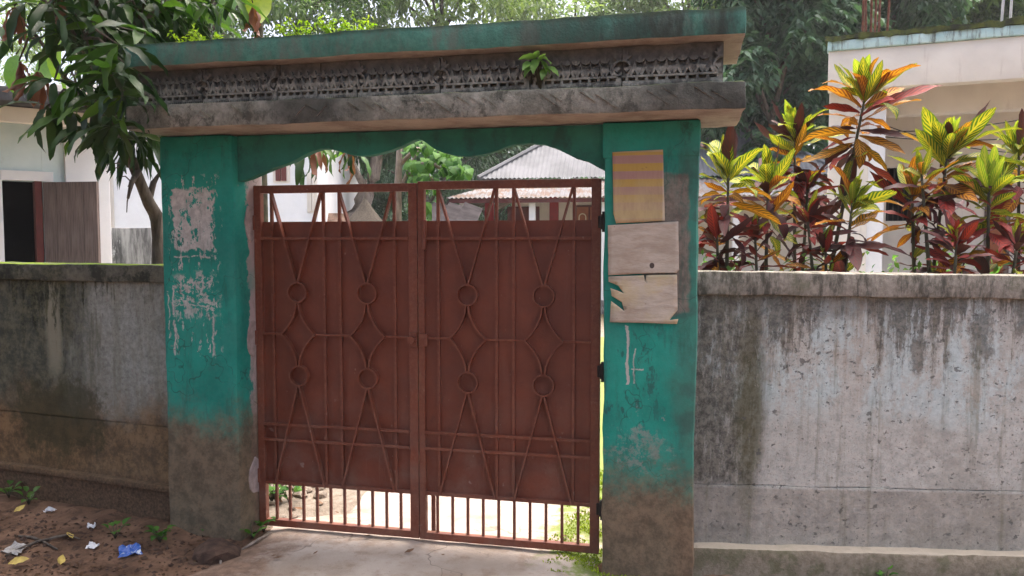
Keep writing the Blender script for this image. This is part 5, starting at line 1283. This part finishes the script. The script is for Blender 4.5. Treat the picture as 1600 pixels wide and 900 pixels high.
for (bx, by, tx, ty, s) in ((838, 92, 806, 86, 1.0), (840, 92, 832, 108, .95), (842, 92, 862, 112, .95), (840, 90, 836, 78, .7), (845, 90, 868, 96, .9), (835, 100, 812, 120, .9), (850, 104, 886, 116, 1.0), (845, 95, 850, 80, .7), (830, 97, 818, 104, .8), (852, 108, 845, 124, .7), (846, 100, 876, 122, .8)):
    a = fp(bx, by, -.42); e = fp(tx, ty, -.47); d = e - a
    g.tube([Vector((0, 0, 0)), a * .6 + Vector((0, 0, .02)), a], [.004, .003, .002], 5); put_leaf(me, t, orient(a, d, rnd.uniform(-.5, .5), s))
g.build('stems', MAT['stem'], t, True)
def on_ground(px, py):
    r = ray(px, py)
    tt = 3.0
    for _ in range(400):
        q = Vector((r.x * tt, r.y * tt, EYE + r.z * tt))
        if q.z <= max(ground_z(q.x, q.y), -.5): break
        tt += .01
    q.z = ground_z(q.x, q.y); return q
for i, (px, n, lab, h) in enumerate(((290, 12, 'lacy lime weed at the left end of the gateway roof, before the mango leaves', .1), (325, 12, 'lacy lime weed on the gateway roof, second from its left end', .1), (352, 7, 'small round leaved weed on the gateway roof beside the huge bright leaf', .06), (455, 10, 'thin lime weed on the gateway roof, right of the huge bright leaf', .08), (480, 12, 'taller thin lime weed on the gateway roof, left of the bushy one', .12), (525, 18, 'bushy lime weed on the gateway roof', .1), (560, 12, 'lime weed with upright tips on the gateway roof, rightmost of the group', .12))):
    x = GATE.L(px, 50, -.3)[0]; p = GATE.w(x, -.33, 2.57)
    t = thing('roof_weed', lab, 'weed', p, 0, 'weeds on the gateway roof')
    r3 = np.random.default_rng(60 + i); n = max(4, n * 2 // 3); k_ = n * 14; g = Geo(); PP = []; DD = []
    for s in range(n):
        a = r3.uniform(0, 6.28); q = Vector((math.cos(a) * h * .7, math.sin(a) * h * .4, h * r3.uniform(.35, 1.0))); g.tube([(0, 0, -.01), q * .55, q], [.002, .0018, .001], 4)
        for m_ in range(14): f_ = .25 + .75 * m_ / 13; PP.append(tuple(q * f_)); DD.append(tuple(r3.normal(0, 1, 3) + np.array([0, 0, .4])))
    g.build('stems', MAT['stem'], t)
    o = leaf_cloud('leaves', MAT['lime'], np.array(PP), np.array(DD), r3.uniform(.018, .03, len(PP)), r3.uniform(.009, .014, len(PP)), t, i); o['kind'] = 'stuff'
WEEDS = [(180, 843, 7, .05, .035, 'small clover like weed on the earth left of the blue wrapper'), (250, 848, 16, .055, .04, 'green weed clump on the earth right of the blue wrapper'), (321, 834, 7, .045, .034, 'young weed at the foot of the left pillar'),
         (14, 778, 8, .07, .04, 'green weed at the far left foot of the wall'), (45, 790, 7, .07, .04, 'dull green weed at the wall foot, second from the left'), (395, 842, 8, .1, .026, 'narrow leaved weed between the left pillar and the gate'), (412, 832, 9, .06, .04, 'low weed under the left gate hinge side'),
         (1384, 898, 8, .05, .035, 'small bright weed at the foot of the right wall')]
for i, (px, py, n, L, w, lab) in enumerate(WEEDS):
    p = on_ground(px, py)
    if px > 1300: p = RWALL.w(RWALL.L(px, 880, -.1)[0], -.1, -.065)
    sprig('weed', lab, p, n, L, w, 'heart' if i not in (3, 4) else 'mango_bright', 'weed', 'weeds along the wall foot', stem=.07, seed=i, heartp=i in (0, 1, 2, 6))
for i, (px, py, lab) in enumerate(((432, 808, 'bright weed just inside the gate beside the left pillar'), (452, 812, 'second bright weed inside the gate, right of the first'), (425, 795, 'small weed against the inner face of the left pillar'))):
    sprig('weed', lab, at(px, py, 4.75) * 1 - Vector((0, 0, at(px, py, 4.75).z)), 10, .07, .045, 'heart', 'weed', 'weeds inside the gate', stem=.12, seed=20 + i)
# moss tufts on the concrete beside the right pillar
r4 = np.random.default_rng(12); P = []
while len(P) < 5200:
    x, y = r4.normal(.95, .17), r4.uniform(-.25, 1.5)
    if abs(x - .98) < .3 + .1 * mnoise.noise(Vector((y * 5, x * 5, 0))) and mnoise.noise(Vector((x * 7, y * 7, 3))) > -.08 and not (.96 < x and -.22 < y < .12):
        w = GATE.w(x, y, .012); P.append(tuple(w))
P = np.array(P); D = r4.normal(0, .6, P.shape); D[:, 2] = 1
tag(leaf_cloud('moss', MAT['moss'], P, D, r4.uniform(.006, .018, len(P)), r4.uniform(.006, .012, len(P)), None, 7, 0), kind='stuff')

# ------------------------------------------------------------------ stones, leaves and litter
def pebble(name, mat, r_, seed, flat=.6):
    bm = bmesh.new(); bmesh.ops.create_icosphere(bm, subdivisions=2, radius=r_)
    for v in bm.verts: v.co += r_ * .35 * mnoise.noise_vector(v.co / r_ * 1.3 + Vector((seed * 5, 0, 0))); v.co.z *= flat
    m = bpy.data.meshes.new(name); bm.to_mesh(m); bm.free(); m.materials.append(mat); return m
pm = [pebble('stone', MAT['stone'], .03, s) for s in range(4)]
r5 = random.Random(4)
for i in range(34):
    px, py = r5.uniform(418, 525), r5.uniform(752, 812)
    if px > 460 and py > 790: continue
    q = on_ground(px, py); o = link(bpy.data.objects.new('stone', pm[i % 4])); s = r5.uniform(.5, 1.5); o.location = q + Vector((0, 0, .01)); o.scale = (s, s, s); o.rotation_euler = (0, 0, r5.uniform(0, 6))
    tag(o, 'broken stone in the rubble just inside the gate at the left', 'stone', 'rubble inside the gate')
o = link(bpy.data.objects.new('stone', pebble('stone', MAT['clod'], .11, 9, .6))); q = on_ground(338, 872); o.location = q + Vector((0, 0, .015))
tag(o, 'large rounded brown stone at the corner of the concrete ramp', 'stone')
cm = [pebble('earth_clod', MAT['clod'], .02, s + 20) for s in range(3)]
g = Geo(); rr6 = random.Random(6)
for i in range(700):
    px, py = rr6.uniform(-20, 390), rr6.uniform(770, 920)
    if py < 790 + px * .14: continue
    q = on_ground(px, py); s = rr6.uniform(.004, .014) if rr6.random() < .9 else rr6.uniform(.014, .026); n0 = len(g.v)
    for k in range(6):
        d = ((1, 0, 0), (-1, 0, 0), (0, 1, 0), (0, -1, 0), (0, 0, 1), (0, 0, -1))[k]; j = rr6.uniform(.6, 1.3)
        g.v.append((q.x + d[0] * s * j, q.y + d[1] * s * j, q.z + d[2] * s * j * .7))
    for a, b_, c_ in ((0, 2, 4), (2, 1, 4), (1, 3, 4), (3, 0, 4), (2, 0, 5), (1, 2, 5), (3, 1, 5), (0, 3, 5)): g.f.append((n0 + a, n0 + b_, n0 + c_))
tag(g.build('earth_crumbs', MAT['clod']), kind='stuff')
r7 = np.random.default_rng(77); PP = []
for i in range(420):
    px, py = r7.uniform(-10, 400), r7.uniform(775, 915)
    if py < 795 + px * .13: continue
    q = on_ground(px, py); PP.append((q.x, q.y, q.z + .004))
PP = np.array(PP); DD = r7.normal(0, 1, PP.shape); DD[:, 2] = r7.normal(.02, .12, len(PP))
tag(leaf_cloud('leaf_litter', leaf_mat('leaf_litter', (.03, .02, .014), (.15, .085, .05), .1, .9, 1.2, .1, attr=1), PP, DD, r7.uniform(.012, .05, len(PP)), r7.uniform(.006, .018, len(PP)), None, 8, .1), kind='stuff')
def scrap(name, label, cat, px, py, w, h, mat, seed, group=None, rz=None):
    """crumpled thin scrap lying on the ground"""
    q = on_ground(px, py); r = random.Random(seed); g = Geo(); n = 7
    for j in range(n):
        for i in range(n):
            u, v = i / (n - 1) - .5, j / (n - 1) - .5
            g.v.append((u * w * (1 + .25 * mnoise.noise(Vector((v * 3, seed, 1)))), v * h * (1 + .3 * mnoise.noise(Vector((u * 3, seed, 4)))), .012 + .022 * mnoise.noise(Vector((u * 4, v * 4, seed * 2.3))) + .012 * mnoise.noise(Vector((u * 11, v * 11, seed)))))
    for j in range(n - 1):
        for i in range(n - 1): a = j * n + i; g.f.append((a, a + 1, a + n + 1, a + n))
    o = g.build(name, mat, None); o.location = q + Vector((0, 0, .004)); o.rotation_euler = (R(14), 0, r.uniform(-.6, .6) if rz is None else rz)
    s = o.modifiers.new('thickness', 'SOLIDIFY'); s.thickness = .001
    return tag(o, label, cat, group)
bw = scrap('plastic_wrapper', 'crumpled blue plastic wrapper on the earth before the left wall', 'litter', 203, 864, .1, .09, MAT['litterblue'], 3, rz=.5)
scrap('paper_scrap', 'white paper scrap near the wall foot, farthest back of the white scraps', 'litter', 78, 801, .06, .03, MAT['litterwhite'], 5)
scrap('paper_scrap', 'tiny white scrap, middle one of the three white scraps left of the blue wrapper', 'litter', 143, 826, .04, .03, MAT['litterwhite'], 6)
scrap('paper_scrap', 'torn white scrap just left of the blue wrapper, nearest of the white scraps', 'litter', 145, 857, .055, .04, MAT['litterwhite'], 7)
scrap('plastic_bag', 'grey crumpled plastic scrap at the lower left among dark twigs', 'litter', 24, 862, .11, .075, MAT['littergrey'], 8)
yl = lambda i: leaf_mesh('leaf', MAT['yellowleaf'], .075, .04, 6, -.6 + .3 * i, .2, .003)
for i, (px, py, az, lab) in enumerate(((22, 806, 1, 'dry yellow leaf near the wall foot at far left'), (113, 847, 2.5, 'curled yellow leaf left of the blue wrapper'), (13, 888, .5, 'big yellow leaf in the lower left corner'), (94, 889, 2.0, 'folded yellow leaf at the bottom edge, left part'), (310, 878, .8, 'brown curled leaf beside the concrete ramp'))):
    o = link(bpy.data.objects.new('fallen_leaf', yl(i % 3))); o.matrix_basis = orient(on_ground(px, py) + Vector((0, 0, .02)), dirv(az, .1), .4, 1.2 if i == 2 else .9)
    if i == 4: o.data.materials[0] = MAT['dead']
    tag(o, lab, 'leaf', 'fallen leaves on the earth')
dl = leaf_mesh('leaf', MAT['dead'], .07, .03, 5, -.5, .2, .002)
for i in range(26):
    px, py = r5.uniform(400, 935), r5.uniform(755, 895)
    q = on_ground(px, py); o = link(bpy.data.objects.new('dry_leaf', dl)); s = r5.uniform(.35, .9)
    o.matrix_basis = orient(Vector((q.x, q.y, .026)), dirv(r5.uniform(0, 6.3), 0), r5.uniform(-.3, .3), s)
    tag(o, 'small dry brown leaf lying on the pale concrete', 'leaf', 'dry leaves on the concrete')
for i, (a, b_, lab) in enumerate((((8, 872), (110, 838), 'dark bent twig across the earth at lower left'), ((60, 850), (125, 845), 'short dark twig beside the curled yellow leaf'), ((30, 840), (90, 862), 'crooked dark twig nearest the grey plastic scrap'), ((345, 886), (352, 868), 'thin stalk stuck in the earth by the ramp corner'), ((378, 862), (425, 836), 'pale bare twig at the foot of the left pillar'))):
    A, B = on_ground(*a), on_ground(*b_); mid = A.lerp(B, .5) + Vector((rnd.uniform(-.04, .04), rnd.uniform(-.04, .04), .025))
    o = Geo().tube([A + Vector((0, 0, .008)), A.lerp(mid, .5) + Vector((.01, 0, .01)), mid, B + Vector((0, 0, .008))], [.006, .008, .007, .004], 6).build('twig', MAT['bark'] if i < 3 else MAT['palebark'], None, True)
    tag(o, lab, 'twig')

# ------------------------------------------------------------------ unseen tree, added on the near side of the lane to shade the wall
for i, (x, y, h, cr, lab) in enumerate(((-5.2, -2.6, 8.5, 3.0, 'unseen tree added behind the viewer to shade the left of the lane'),)):
    bg_tree('added_shade_tree', lab, x, y, h, cr, 2.6, MAT['tree_dark'], 70 + i, n=9000, leaf=.4, clumpn=20, trunk=.2, group=None)

# ------------------------------------------------------------------ damp air
hz = Geo().box(-130, 130, -40, 120, -1.5, 24).build('haze', None)
hm_ = bpy.data.materials.new('damp_air'); hm_.use_nodes = True; nt = hm_.node_tree
for n_ in list(nt.nodes):
    if n_.type != 'OUTPUT_MATERIAL': nt.nodes.remove(n_)
pv = nt.nodes.new('ShaderNodeVolumePrincipled'); pv.inputs['Color'].default_value = (.93, .95, .95, 1); pv.inputs['Density'].default_value = .0009; pv.inputs['Anisotropy'].default_value = .2
nt.links.new(pv.outputs[0], nt.nodes['Material Output'].inputs['Volume'])
hz.data.materials.append(hm_); tag(hz, kind='stuff')
